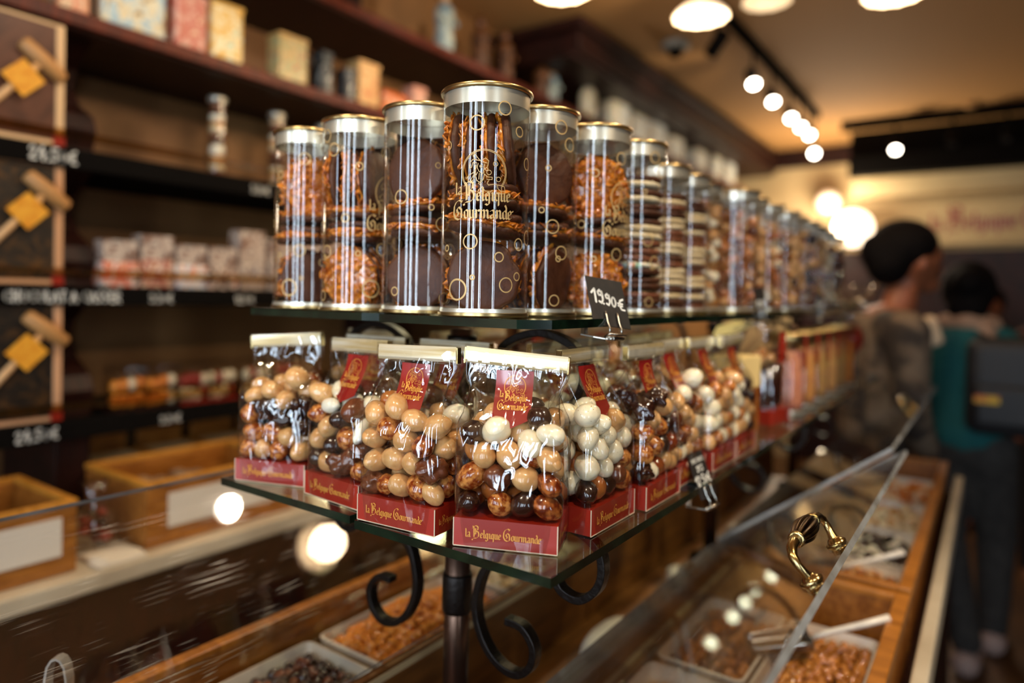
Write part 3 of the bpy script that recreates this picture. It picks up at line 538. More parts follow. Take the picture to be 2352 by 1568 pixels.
# ------------------------------------------------------------------ the stand
LZ,UZ=1.26,1.478
PX=-.555
def post_set(y,lab,right=True):
    t=thing('display_stand_post',lab,'stand',(PX,y,0))
    m=MB(); m.lathe([(.0165,.86),(.0165,LZ-.02)],24); m.lathe([(.0155,LZ+.012),(.0155,UZ-.02)],24); m.obj('pole',M['postmetal'],t,True)
    for z0,z1 in((1.095,1.145),(1.30,1.345),(1.425,1.45)): m=MB(); m.lathe([(.0185,z0),(.0195,z0+.004),(.0195,z1-.004),(.0185,z1)],24); m.obj('collar',M['iron'],t,True)
    m=MB(); m.lathe([(.05,.861),(.05,.87),(.02,.885)],24); m.obj('foot_plate',M['iron'],t,True)
    up=(0,1,0)
    def bar(pts,name):
        # smooth through points (Catmull-Rom)
        P=[Vector(p) for p in pts]; Q=[P[0]]+P+[P[-1]]; out=[]
        for i in range(1,len(Q)-2):
            for k in range(6):
                u=k/6; out.append(.5*((2*Q[i])+(-Q[i-1]+Q[i+1])*u+(2*Q[i-1]-5*Q[i]+4*Q[i+1]-Q[i+2])*u*u+(-Q[i-1]+3*Q[i]-3*Q[i+1]+Q[i+2])*u**3))
        out.append(P[-1]); m=MB(); m.tube(out,.006,flat=(.0075,.0045),up=up); return m.obj(name,M['iron'],t,bevel=.0012)
    dx=-PX
    lower=[(-.461,1.113),(-.437,1.111),(-.421,1.092),(-.425,1.068),(-.446,1.053),(-.475,1.060),(-.497,1.084),(-.507,1.118),(-.498,1.158),(-.482,1.18),(-.46,1.215),(-.42,1.238),(-.375,1.243),(-.342,1.228),(-.334,1.204),(-.341,1.181),(-.362,1.1645),(-.385,1.169),(-.394,1.184)]
    bar([(x+dx-.006,-.012,z) for x,z in lower],'scroll')
    bar([(-(x+dx)+(.0 if i>9 else -.003)-.006,-.012,z) for i,(x,z) in enumerate(lower)],'scroll')
    upper=[(-.500,1.33),(-.497,1.37),(-.4816,1.4253),(-.4631,1.4471),(-.4238,1.4591),(-.3862,1.4513),(-.3682,1.4355),(-.362,1.41),(-.372,1.385),(-.392,1.375)]
    bar([(x+dx-.006,-.012,z) for x,z in upper],'scroll'); bar([(-(x+dx)-.005,-.012,z) for x,z in upper],'scroll')
    return t
p1=post_set(.68,'near dark post with curled iron scroll brackets carrying the glass shelves')
dup(p1,(PX,1.66,0),0,'second post of the stand, half hidden behind the 12.50 price card')
dup(p1,(PX,2.5,0),0,'farthest post of the stand, near the man in grey')
def glass(poly,z,lab):
    """poly counter-clockwise"""
    m=MB(); n=len(poly); T=.009
    m.v=[(x,y,z-T) for x,y in poly]+[(x,y,z) for x,y in poly]
    m.f=[tuple(range(n-1,-1,-1)),tuple(range(n,2*n))]+[(i,(i+1)%n,n+(i+1)%n,n+i) for i in range(n)]; m.m=[0,0]+[1]*n
    return tag(m.obj('glass_shelf',[M['glass'],M['glass_edge']]),lab,'glass shelf','green edged glass shelves of the stand')
def rect(x0,x1,y0,y1): return [(x0,y0),(x1,y0),(x1,y1),(x0,y1)]
glass(rect(-.548,-.303,.497,.857),LZ,'lower front glass shelf with the pointed corner, under the largest bag')
glass(rect(-.806,-.563,.504,.857),LZ,'lower left glass shelf under the leftmost bag')
glass(rect(-.548,-.303,.875,1.60),LZ,'lower glass shelf running back from the 12.50 price card')
glass(rect(-.548,-.303,1.61,2.6),LZ,'farthest lower glass shelf, carrying the pink jars')
glass(rect(-.806,-.563,.865,2.6),LZ,'lower glass shelf on the staff side, hidden behind bags')
glass([(-.563,.542),(-.375,.542),(-.350,.566),(-.350,.925),(-.548,.925),(-.563,.91)],UZ,'upper front glass shelf with cut corner, under the tallest tin')
glass([(-.815,.55),(-.600,.55),(-.575,.562),(-.575,.925),(-.815,.925)],UZ,'upper left glass shelf under the two leftmost tins')
glass(rect(-.548,-.350,.94,1.62),UZ,'upper glass shelf behind the 19.90 card, under the layered biscuit tins')
glass(rect(-.548,-.350,1.63,2.6),UZ,'farthest upper glass shelf under the nut tins')
# ------------------------------------------------------------------ biscuits
def florentine_meshes(seed):
    rnd=random.Random(seed); n=56; m=MB()
    rad=[.0375+.0018*noise.noise(Vector((math.cos(2*PI*i/n)*2.2,math.sin(2*PI*i/n)*2.2,seed)))*2 for i in range(n)]
    prof=[(0.0,.0045),(.5,.0045),(.9,.0042),(.985,.003),(1.02,0),(1.0,-.003),(.85,-.0045),(0,-.004)]
    vs=[];fs=[]
    for q,z in prof:
        for i in range(n):
            a=2*PI*i/n; w_=.0014*noise.noise(Vector((math.cos(a)*4,math.sin(a)*4,seed+3)))*(q**4)
            ridge=.00022*math.sin(rad[i]*q*math.cos(a)*2600) if z>0 and q<.95 else 0
            vs.append((rad[i]*q*math.cos(a),rad[i]*q*math.sin(a),z+w_+ridge))
    for j in range(len(prof)-1):
        for i in range(n): k=(i+1)%n; fs.append((j*n+i,j*n+k,(j+1)*n+k,(j+1)*n+i))
    m.add(vs,fs); base=m.mesh('chocolate_base',M['choc'],True)
    c=MB(); c.lathe([(.0001,-.0035),(.0362,-.0035),(.0372,-.0055),(.0350,-.0072),(.0001,-.0078)],36,cap=False)
    for i in range(120):
        r_=.038*math.sqrt(rnd.random()); a=rnd.random()*2*PI; T=Matrix.Translation((r_*math.cos(a),r_*math.sin(a),-.0055-.0035*rnd.random()))@Matrix.Rotation(rnd.random()*6.3,4,'Z')@Matrix.Rotation(rnd.uniform(-1,1),4,'X')@Matrix.Rotation(rnd.uniform(-.8,.8),4,'Y')
        c.ball((0,0,0),(rnd.uniform(.004,.010),rnd.uniform(.0024,.0050),rnd.uniform(.0007,.0016)),4,7,T)
    return base,c.mesh('caramel_topping',M['caramel'],True)
FM=[florentine_meshes(i) for i in range(4)]
camdir=Vector((0,0,1.5))
def cookie(mw,k,lab,grp,top=True):
    t=thing('florentine_biscuit',lab,'biscuit',group=grp); t.matrix_world=mw
    b,c=FM[k%4]
    o=bpy.data.objects.new('chocolate_base',b); C.objects.link(o); o.parent=t
    if top: o=bpy.data.objects.new('caramel_topping',c); C.objects.link(o); o.parent=t
    return t
def orient(normal,loc,spin=0):
    q=Vector(normal).normalized().to_track_quat('Z','Y').to_matrix().to_4x4()
    return Matrix.Translation(loc)@q@Matrix.Rotation(spin,4,'Z')
# ------------------------------------------------------------------ tins
TR=.0465
TH=.236
def tin_body(name,lab,x,y,rz,logo_on=True,seam=None,grp='clear gold rimmed tins of sweets on the upper shelf',seed=0,th=TH,rings=True):
    t=thing(name,lab,'tin',(x,y,UZ+.0008),rz,grp)
    m=MB(); m.lathe([(TR,.004),(TR,th-.004)],64,cap=False); m.obj('clear_tube',M['tube'],t,True)
    m=MB(); m.mi=0; m.lathe([(TR-.0008,th-.0195),(TR-.0008,th-.003),(TR-.003,th-.006),(.0001,th-.006)],64,cap=False); m.mi=1
    m.lathe([(TR+.0004,th-.004),(TR+.0026,th-.003),(TR+.003,th-.001),(TR+.002,th+.0006),(TR-.001,th),(TR-.0025,th-.004)],64,cap=False); autosmooth(m.obj('lid',[M['tinlid'],M['tinrim']],t),50)
    m=MB(); m.mi=0; m.lathe([(.0001,.002),(TR-.001,.002),(TR-.0008,.0085)],64,cap=False); m.mi=1; m.lathe([(TR+.0003,.0045),(TR+.0022,.004),(TR+.0024,.0012),(TR+.001,0),(TR-.004,0)],64,cap=False); m.mi=0; m.lathe([(TR+.0001,.0045),(TR+.0001,.0075)],64,cap=False); autosmooth(m.obj('base',[M['tinlid'],M['tinrim']],t),50)
    if rings:
        rnd=random.Random(77); f=cyl_map(TR+.0003,0); m=MB()
        front=[(.021,.211,.0068),(-.0075,.195,.0073),(.026,.033,.0073),(-.0265,.0275,.0100),(-.0125,.076,.0072),(.0175,.061,.0046),(-.0095,.040,.0022),(.040,.19,.005),(.042,.075,.006),(.040,.042,.004),(-.043,.175,.0045),(-.043,.07,.003)]
        for k in range(22): front.append((rnd.uniform(.055,.235),.018+.2*((k*.618)%1),rnd.choice([.003,.0045,.006,.0075,.0075])))
        for cx,cz,r_ in front: flatmap(ring(cx,cz,r_-.0006,.0013 if r_<.008 else .0019),f,m)
        m.obj('printed_rings',M['gold'],t)
    if logo_on:
        m=MB(); flatmap([[(px-.003,py) for px,py in pg] for pg in logo(.0086)],cyl_map(TR+.00035,0,.117),m); m.obj('printed_logo',M['gold'],t)
    if seam is not None:
        m=MB(); f=cyl_map(TR-.0006,seam)
        for k in range(100):
            for q in(-1,1): flatmap([[(q*.0012+.00055*math.cos(a),.014+.00205*k+(.001 if q>0 else 0)+.00055*math.sin(a)) for a in (0,1.05,2.1,3.14,4.2,5.24)]],f,m)
        m.obj('dotted_seam',M['tinlid'],t)
    return t
def cam_angle(x,y): return math.atan2(-y,-x)
def florentine_fill(x,y,who,layout,k0=0):
    """layout from the bottom: kinds F smooth face to viewer, C caramel face to viewer, E edge on pair, S flat stack of n, D facing disc plus edge discs behind"""
    ca=cam_angle(x,y); fw=Vector((math.cos(ca),math.sin(ca),0)); sd=Vector((-math.sin(ca),math.cos(ca),0)); up=Vector((0,0,1))
    z=UZ+.0035; rnd=random.Random(int(x*1000)+k0); o=Vector((x,y,0)); k=k0
    for it in layout:
        if it[0] in 'FC':
            yaw=it[1]; n_=(fw*math.cos(yaw)+sd*math.sin(yaw)).normalized(); nn=n_ if it[0]=='F' else -n_
            for j,off in enumerate((.016,.0,-.017)):
                r=.0382; 
                cookie(orient(nn+up*rnd.uniform(.02,.1),o+n_*off*1.0+up*(z+r),rnd.random()*6),k,None,None).matrix_world; k+=1
                ob=C.objects[-1]
            z+=.078
        elif it[0]=='E':
            for j in range(4):
                a=it[1]+rnd.uniform(-.25,.25); n_=(fw*math.cos(a)+sd*math.sin(a)); off=(-.0245+.0163*j)
                cookie(orient(n_+up*rnd.uniform(-.12,.12),o+n_.normalized()*off+up*(z+.0382),rnd.random()*6),k,None,None); k+=1
            z+=.078
        elif it[0]=='S':
            for j in range(it[1]):
                z+=.0068; cookie(orient(Vector((rnd.uniform(-.10,.10),rnd.uniform(-.10,.10),1 if j%2 else -1)),o+up*(z+.004)+Vector((rnd.uniform(-.003,.003),rnd.uniform(-.003,.003),0)),rnd.random()*6),k,None,None); k+=1; z+=.0068
            z+=.004
    return k
def fill_labels(prefix,start):
    for o in bpy.data.objects:
        if o.name.startswith('florentine_biscuit') and 'label' not in o: o['label']=prefix; o['group']=start
names=[(-.768,.607,0,'leftmost clear tin of florentines on the upper shelf',False,.9,[('F',.2),('S',3),('C',.1)]),
(-.664,.602,.9,'second clear tin from the left with half the gold lettering',True,None,[('C',-.5),('S',3),('E',1.2)]),
(-.553,.600,2.6,'clear tin with dotted seam just left of the tallest tin',False,-1.05,[('F',-.35),('S',3),('F',-.55)]),
(-.4475,.583,-.05,'frontmost and largest clear tin, full gold lettering and emblem facing',True,None,[('F',.0),('S',4),('E',1.25)]),
(-.446,.683,2.5,'clear tin partly behind the right side of the largest tin',False,None,[('E',.9),('S',3),('F',.55)]),
(-.426,.785,.95,'clear tin of caramel florentines behind the 19.90 price card',True,None,[('C',.1),('S',3),('C',.2)])]
for i,(x,y,da,lab,lg,seam,lay) in enumerate(names):
    ca=cam_angle(x,y); t=tin_body('biscuit_tin',lab,x,y,ca+da,lg,None if seam is None else seam-da,seed=i)
    florentine_fill(x,y,lab,lay,i*3)
    gl='florentine biscuits in the '+['leftmost tin','second tin','seamed tin','frontmost tin','tin right behind the frontmost','tin behind the price card'][i]
    for o in C.objects:
        if o.name.startswith('florentine_biscuit') and 'label' not in o: o['label']='round chocolate '+gl.replace('biscuits','biscuit'); o['group']=gl
# layered chocolate discs
def disc_mesh(name,m_,r,h,crumb=None,seed=0):
    m=MB(); n=40; rr=random.Random(seed)
    prof=[(.0001,h/2),(r*.93,h/2),(r,h*.25),(r,-h*.25),(r*.95,-h/2),(.0001,-h/2)]
    vs=[];fs=[]
    for q,z in prof:
        for i in range(n): a=2*PI*i/n; k=1+.02*noise.noise(Vector((3*math.cos(a),3*math.sin(a),seed))); vs.append((q*k*math.cos(a),q*k*math.sin(a),z+.0007*noise.noise(Vector((5*math.cos(a)*q/r,5*math.sin(a)*q/r,seed+z*90)))))
    for j in range(len(prof)-1):
        for i in range(n): k=(i+1)%n; fs.append((j*n+i,j*n+k,(j+1)*n+k,(j+1)*n+i))
    m.add(vs,fs)
    if crumb:
        m.mi=1
        for i in range(46): a=rr.random()*6.3; q=r*.92*math.sqrt(rr.random()); s_=rr.uniform(.0012,.0026); m.ball((q*math.cos(a),q*math.sin(a),h/2+.0006),(s_,s_*.8,s_*.7),4,6)
    return m.mesh(name,[M[m_]]+([M[crumb]] if crumb else []),True)
DM={'d':disc_mesh('dark_disc','choc',.040,.008,None,1),'D':disc_mesh('dark_disc_crumbs','choc',.040,.008,'n_cream',2),'w':disc_mesh('cream_disc','cream',.041,.007,'cream',3),'m':disc_mesh('milk_disc','milk',.040,.008,'n_tan',4),'W':disc_mesh('white_disc','n_cream',.041,.006,'n_tan',5)}
DN={'d':'dark','D':'dark crumb topped','w':'cream','m':'milk chocolate','W':'white speckled'}
lay=[(-.421,.890,'dDmDddWmmmwwdddwdwd','clear tin of dark and cream layered discs, right of the price card',.9,True),
(-.452,1.063,'ddwdwwwmdwwmmwwdmwd','clear tin of cream layered discs, narrower looking',2.2,True),
(-.453,1.165,'mDwdwwmdwwwmmwdwwdd','second clear tin of cream layered discs',2.2,True)]
for i,(x,y,seq,lab,da,rg) in enumerate(lay):
    t=tin_body('biscuit_tin',lab,x,y,cam_angle(x,y)+2.6,False,None,seed=5+i,rings=(i==0))
    z=UZ+.009; rnd=random.Random(i+3)
    for j,ch in enumerate(seq):
        tl=.03 if i else .045
        place(DM[ch],'chocolate_disc','%s disc in the %s'%(DN[ch],['layered tin right of the price card','first cream layered tin','second cream layered tin'][i]),'chocolate disc',orient((rnd.uniform(-tl,tl),rnd.uniform(-tl,tl),1),(x+rnd.uniform(-.002,.002),y+rnd.uniform(-.002,.002),z),rnd.random()*6),'%s discs of layered tin %s'%(DN[ch],['one','two','three'][i]))
        z+=.0100
    if i==0:
        pass
# candy on the layered tin: small coloured dragees among the discs
for j,(a,cl) in enumerate(((-1.5,'#c84860'),(-1.1,'#8fb8c8'),(-.7,'#d89a70'),(-.3,'#9cc0a0'),(-1.9,'#a8b8c8'))):
    ca=cam_angle(-.421,.890)+a*.55+.4; m=MB(); m.ball((0,0,0),(.007,.006,.0045),8,12)
    o=m.obj('sugar_candy',mat('candy%d'%j,cl,.3),None,True); o.location=(-.421+.036*math.cos(ca),.890+.036*math.sin(ca),UZ+.068); tag(o,['pink','pale blue','orange','pale green','bluish grey'][j]+' sugar candy in the layered tin beside the price card','candy')
# ------------------------------------------------------------------ nuts
def nut_mesh(name,m_,lump,seed,ax=(1.16,.97,.93),seg=(18,26)):
    m=MB(); m.ball((0,0,0),1,seg[0],seg[1])
    vs=[]
    for v in m.v:
        V=Vector(v); d=1+lump*noise.noise(V*1.6+Vector((seed,0,0)))+lump*.6*noise.noise(V*3.1+Vector((0,seed,0)))
        egg=1+.08*V.x if lump<.2 else 1
        vs.append((V.x*ax[0]*d,V.y*ax[1]*d*egg,V.z*ax[2]*d*egg))
    m.v=vs; return m.mesh(name,M[m_],True)
NK={'c':('n_cream',.06,'cream'),'s':('n_speck',.05,'speckled cream'),'t':('n_tan',.06,'tan'),'b':('n_marb',.07,'marbled brown'),'B':('n_marb2',.08,'dark marbled'),'d':('n_dark',.07,'dark chocolate'),'k':('n_dark',.42,'lumpy dark chocolate'),'m':('n_milk',.08,'milk chocolate'),'l':('n_milk',.40,'lumpy milk chocolate'),'w':('n_white',.05,'white')}
NM={k:[nut_mesh('nut_'+NK[k][0],NK[k][0],NK[k][1],3+i*7+ord(k),(1.14+.1*(i%2),.98-.05*i,.93)) for i in range(2)] for k in NK}
NM['w']=[nut_mesh('nut_slim','n_white',.04,5,(1.45,.75,.6)),nut_mesh('nut_slim','n_white',.04,9,(1.3,.8,.7))]
def pack(N,hx,hy,seed,rmin=.0108,rmax=.0130,it=260,top=.2):
    g=np.random.default_rng(seed); r=g.uniform(rmin,rmax,N); p=np.stack([g.uniform(-hx,hx,N)*.8,g.uniform(-hy,hy,N)*.7,g.uniform(.01,top,N)],1)
    for k in range(it):
        p[:,2]-=.0016*(1-k/it)
        for q in range(2):
            d=p[:,None]-p[None]; L=np.sqrt((d**2).sum(2))+1e-9; ov=(r[:,None]+r[None])*.965-L; np.fill_diagonal(ov,0); ov=np.maximum(ov,0)
            p+=(d/L[:,:,None]*ov[:,:,None]*.36).sum(1)
            p[:,0]=np.clip(p[:,0],-hx+r,hx-r); p[:,1]=np.clip(p[:,1],-hy+r,hy-r); p[:,2]=np.maximum(p[:,2],r)
    return p,r
PK=[pack(48,.0510,.0340,s,.0110,.0142) for s in (1,2,3,4)]
NUT_BUDGET=[300]
rest=MB(); restk=sorted(NK)
def visible(P,rr):
    """which nuts stand in front when seen from the aisle (from the customer side)"""
    vis=[]
    for i in range(len(P)):
        di=(P[i]-camdir); Li=di.length; ui=di/Li; cover=0
        for j in range(len(P)):
            if j==i: continue
            dj=P[j]-camdir; tt=dj.dot(ui)
            if tt<Li-.004 and (dj-ui*tt).length<rr[j]*.80: cover+=1
        vis.append(cover==0)
    return vis
def add_nuts(x,y,rz,pk,mix,bagname,seed,low=False):
    p,r=PK[pk]; rnd=random.Random(seed); T=Matrix.Translation((x,y,LZ+.029))@Matrix.Rotation(rz,4,'Z')
    P=[T@Vector(q) for q in p]; vis=visible(P,r); bands=mix.split('|')
    for i in range(len(P)):
        k=rnd.choice(bands[min(len(bands)-1,int(p[i][2]/.105*len(bands)))]); q=Matrix.Rotation(rnd.random()*6.3,4,'Z')@Matrix.Rotation(rnd.uniform(-.7,.7),4,'Y')@Matrix.Rotation(rnd.random()*6.3,4,'X')
        mw=Matrix.Translation(P[i])@q@Matrix.Scale(r[i]*1.0,4)
        if vis[i] and not low and NUT_BUDGET[0]>0:
            NUT_BUDGET[0]-=1
            place(NM[k][i%2],'chocolate_nut','%s coated nut in %s'%(NK[k][2],bagname),'nut',mw,'%s nuts in %s'%(NK[k][2],bagname))
        else:
            rest.mi=restk.index(k); a=(1.3,.85,.7) if k=='w' else (1.14,.96,.93); rest.ball((0,0,0),a,7,10,mw)
# ------------------------------------------------------------------ cellophane bags
BW,BD,BH=.0505,.034,.186
def bag_film(seed,lean):
    nv,nu=44,88; vs=[];fs=[]
    def sstep(a,b,x): x=min(1,max(0,(x-a)/(b-a))); return x*x*(3-2*x)
    for j in range(nv+1):
        z=BH*.93*j/nv; t=sstep(.095,.165,z); hx=BW+.0012+.002*math.sin(PI*min(1,z/.12)); hx=hx*(1-t)+(BW+.0008)*t
        if .12<z<.165: hx-=.0035*math.sin(PI*(z-.12)/.045)
        hy=(BD+.0014+.0015*math.sin(PI*min(1,z/.11)))*(1-t)+.0022*t
        e=6-3.4*t*0
        for i in range(nu):
            a=2*PI*i/nu; ca,sa=math.cos(a),math.sin(a); k=(abs(ca)**e+abs(sa)**e)**(-1/e)
            X,Y=hx*k*ca,hy*k*sa
            # gusset: the short sides fold inward as the bag closes
            if abs(ca)>.8 and t>0: X-=math.copysign(.016*math.sin(PI*t)*max(0,1-abs(Y)/max(hy,1e-4)),X)
            V=Vector((X*24+seed*3.1,Y*24,z*15)); amp=.0010+.0042*sstep(.06,.13,z)*(1-.6*sstep(.155,.172,z))
            d=(abs(noise.noise(V))*2-.35)+.5*(abs(noise.noise(V*2.3+Vector((5,1,2))))*2-.3)
            nx,ny=(ca,sa)
            if z<.027: amp=.0003
            X+=nx*amp*d*.6; Y+=ny*amp*d; Y+=lean*max(0,z-.1)*1.0
            vs.append((X,Y,z+.0004))
    for j in range(nv):
        for i in range(nu): k=(i+1)%nu; fs.append((j*nu+i,j*nu+k,(j+1)*nu+k,(j+1)*nu+i))
    m=MB(); m.add(vs,fs); return m.mesh('cellophane_film',M['cello'],True)
FILMS=[bag_film(s,l) for s,l in((1,.0),(2,.08),(5,-.06))]
bm=MB(); bm.mi=0; bm.box(-BW,BW,-BD,BD,.0008,.0275); bmesh_box=bm.mesh('base_box',[M['red']])
em=MB()
for sx in(-1,1): em.box(sx*BW-.0004,sx*BW+.0004,-BD-.0004,-BD+.0004,.0008,.0275)
em.box(-BW,BW,-BD-.0004,-BD+.0003,.0004,.0012); edge_me=em.mesh('white_card_edge',M['whiteedge'])
lm=MB(); flatmap(bletter("la Belgique Gourmande'",.0049,1.28,-.0385,.0100),lambda a,b:(a,-BD-.0005,b),lm); flatmap(bletter("la Belgique Gourmande'",.0036,1.28,-.0270,.0105),lambda a,b:(BW+.0005,a,b),lm); letter_me=lm.mesh('printed_lettering',M['gold2'])
def film_y(z):
    t=min(1,max(0,(z-.095)/.07)); t=t*t*(3-2*t); return (BD+.0014)*(1-t)+.0022*t
def banner(lean):
    m=MB(); ws=.0188; zs=[.167,.16,.152,.144,.136,.128,.122,.113]; off=.0014
    vs=[];fs=[]
    for z in zs[:-1]:
        y=-film_y(z)*.72-off+lean*max(0,z-.1); vs+=[(-ws,y,z),(0,y-.0008,z),(ws,y,z)]
    y=-film_y(.113)*.72-off; vs.append((0,y,zs[-1]))
    n=len(zs)-1
    for j in range(n-1):
        b=j*3; fs+=[(b+3,b+4,b+1,b),(b+4,b+5,b+2,b+1)]
    b=(n-1)*3; fs+=[(b,b+3,b+1),(b+1,b+3,b+2)]
    m.add(vs,fs); me=m.mesh('neck_label',M['redlabel'],True)
    def f(a,b):
        z=.1385+b; return (a-.0006,-film_y(z)*.72-off-.0013+lean*max(0,z-.1),z)
    g=MB(); flatmap(logo(.0040),f,g); return me,g.mesh('printed_logo',M['gold2'])
BN=[banner(l) for l in(.0,.08,-.06)]
def clip_mesh(lean):
    m=MB(); y=lean*.08; prof=[(.0030,0),(.0042,.003),(.0042,.011),(.0028,.0155),(-.0028,.016),(-.0040,.011),(-.0040,.003),(-.003,0)]
    T=Matrix(((0,0,1,0),(1,0,0,y),(0,1,0,.170),(0,0,0,1))); m.prism(prof,-BW-.001,BW+.001,T); a=m.mesh('clip_strip',M['clip'])
    prof=[(px*1.5,pz*1.25-.002) for px,pz in prof]; m=MB(); m.prism(prof,-BW-.0022,BW+.0022,T); b=m.mesh('clip_wrap',M['cello'])
    e=MB(); e.box(BW+.0010,BW+.0026,y-.0032,y+.0032,.169,.185); e.box(-BW-.0026,-BW-.0010,y-.0032,y+.0032,.169,.185)
    return a,b,e.mesh('clip_end',M['brass'])
CM=[clip_mesh(l) for l in(.0,.08,-.06)]
def bag(x,y,rz,var,pk,mix,lab,short,seed,low=False,label=True,roll=0):
    t=thing('sweets_bag',lab,'bag',(x,y,LZ+.0006),rz,'cellophane bags of coated nuts on the lower shelf')
    def ad(me,n,p=t): o=bpy.data.objects.new(n,me); C.objects.link(o); o.parent=p; return o
    b=ad(bmesh_box,'base_box'); ad(letter_me,'printed_lettering',b); ad(edge_me,'white_card_edge',b); ad(FILMS[var],'cellophane_film')
    if label: l=ad(BN[var][0],'neck_label'); ad(BN[var][1],'printed_logo',l)
    c=ad(CM[var][0],'clip_strip'); ad(CM[var][1],'clip_wrap',c); ad(CM[var][2],'clip_end',c)
    for o in (c,):
        o.rotation_euler=(0,roll,0); o.location=(-math.sin(roll)*.17*1.0,0,(1-math.cos(roll))*.17)
    add_nuts(x,y,rz,pk,mix,short,seed,low)
F_=R(24)
bag(-.3835,.5545,R(22),0,0,'bbbddBt|bbbtmdbt|cctttcd','large front bag of mixed coated nuts at the shelf\'s pointed corner','the large front bag',11,roll=R(4))
bag(-.4985,.5375,R(5),0,1,'ttblbt|tttlbtB|tttcwtb','bag left of the front bag, mostly tan nuts and red diamond label','the bag left of the front bag',12,roll=R(-1))
bag(-.6140,.5560,R(-4),1,2,'bdlmtt|tbbtwd|tccwm','bag at the gap between shelves with a white slim nut','the bag at the shelf gap',13,roll=R(-1))
bag(-.7440,.5560,R(18),0,3,'tttbb|kkkkkbt|tttttb','leftmost bag, tan nuts over dark lumpy ones','the leftmost bag',14,label=False,roll=R(-4))
bag(-.3570,.655,R(90),1,2,'sclbmd|ssctbc|ssccst','bag right behind the front bag, mostly cream speckled nuts','the bag right behind the front bag',15)
bag(-.3480,.768,R(90),2,1,'kdbbtttsbc','second bag behind the front bag along the right edge','the second bag along the right edge',16)
bag(-.3560,.882,R(90),1,3,'tttlmcctb','third bag along the right edge beside the 12.50 card','the third bag along the right edge',17)
bag(-.3480,.992,R(90),1,0,'ccccwtttb','bag of pale cream nuts beyond the 12.50 card','the pale bag beyond the 12.50 card',18)
bag(-.3480,1.100,R(90),2,2,'ccttttbd','tan and cream bag next to the cream gift box','the bag next to the gift box',19)
bag(-.5230,.622,R(2),1,1,'kkmbtd','bag half hidden in the middle of the shelf before the post','the half hidden middle bag',20,low=True)
bag(-.6480,.625,R(2),2,0,'tbmkk','second row bag behind the shelf gap bag','the second row bag',21,low=True)
bag(-.7600,.712,R(-4),1,2,'kkkmbt','second row bag with gold clip behind the leftmost bag','the second row left bag',22,low=True,label=False)
bag(-.4450,.715,R(90),2,3,'tcsbb','inner row bag behind the cream speckled nuts','the inner row bag',23,low=True)
bag(-.4480,.830,R(90),1,1,'tcbdl','inner row bag behind the second right bag','the next inner row bag',24,low=True)
bag(-.4500,.960,R(90),2,0,'tcbd','inner row bag with a tan clip, deeper','the deeper inner row bag',25,low=True)
bag(-.4500,1.075,R(90),1,2,'cctb','inner row bag before the cream gift box','the last inner row bag',26,low=True)
bag(-.6600,.80,R(90),1,1,'tbmc','bag on the staff side behind the near post','the staff side bag',27,low=True,label=False)
bag(-.7000,.93,R(90),1,3,'tbmc','farther bag on the staff side shelf','the farther staff side bag',28,low=True,label=False)

for i_,(y_,mx_) in enumerate(((1.055,'tcb'),(1.18,'tbm'),(1.305,'cct'),(1.43,'tcs'),(1.555,'tbc'))):
    bag(-.68,y_,R(90),1+i_%2,i_%4,mx_,['bag on the staff side shelf behind the seventh bag','second far bag on the staff side shelf','third far bag on the staff side shelf','fourth far bag on the staff side shelf','last far bag on the staff side shelf'][i_],'a staff side bag',40+i_,low=True,label=i_%2==0)
# ------------------------------------------------------------------ tins of nuts farther along the upper shelf
tinrest=MB(); TK=['n_tan','n_marb','n_cream','n_dark','n_caramel','n_milk']
def nut_tin(x,y,kinds,lab,seed):
    tin_body('nut_tin',lab,x,y,seed*.7,False,None,seed=seed,rings=False)
    rnd=random.Random(seed)
    for k in range(95):
        a=rnd.random()*6.3; q=.033*math.sqrt(rnd.random()) if k%3 else .034; z=.014+.185*(k/95)
        tinrest.mi=TK.index(rnd.choice(kinds)); s_=rnd.uniform(.0085,.0115)
        tinrest.ball((0,0,0),(s_*1.2,s_,s_*.92),6,9,Matrix.Translation((x+q*math.cos(a),y+q*math.sin(a),UZ+z))@Matrix.Rotation(rnd.random()*6,4,'Z')@Matrix.Rotation(rnd.random()*6,4,'X'))
for i,(x,y,kd,lab) in enumerate([(-.463,1.262,['n_cream','n_tan'],'clear tin of pale nuts squeezed behind the layered tins'),(-.424,1.365,['n_marb','n_tan','n_milk','n_marb'],'clear tin of marbled nuts with blue reflections'),
 (-.436,1.475,['n_tan','n_tan','n_marb'],'clear tin of tan nuts behind the marbled one'),(-.430,1.585,['n_tan','n_cream','n_marb'],'clear tin of tan and cream nuts, mid distance'),(-.425,1.72,['n_dark','n_tan','n_caramel','n_tan'],'clear tin of dark and caramel nuts farther back'),
 (-.430,1.83,['n_marb','n_tan'],'clear tin of caramel nuts, still farther back'),(-.425,1.95,['n_dark','n_milk','n_tan'],'greyish clear tin of mixed nuts far back'),(-.43,2.08,['n_milk','n_tan'],'clear tin of brown nuts before the last tins'),
 (-.435,2.24,['n_milk','n_cream'],'clear tin with orange edge near the man\'s cap'),(-.44,2.42,['n_dark','n_milk'],'last clear tin on the upper shelf')]): nut_tin(x,y,kd,lab,40+i)
tag(tinrest.obj('nuts_in_tins',[M[k] for k in TK],None,True),'mixed coated nuts filling the farther clear tins on the upper shelf','nuts',None,'stuff')
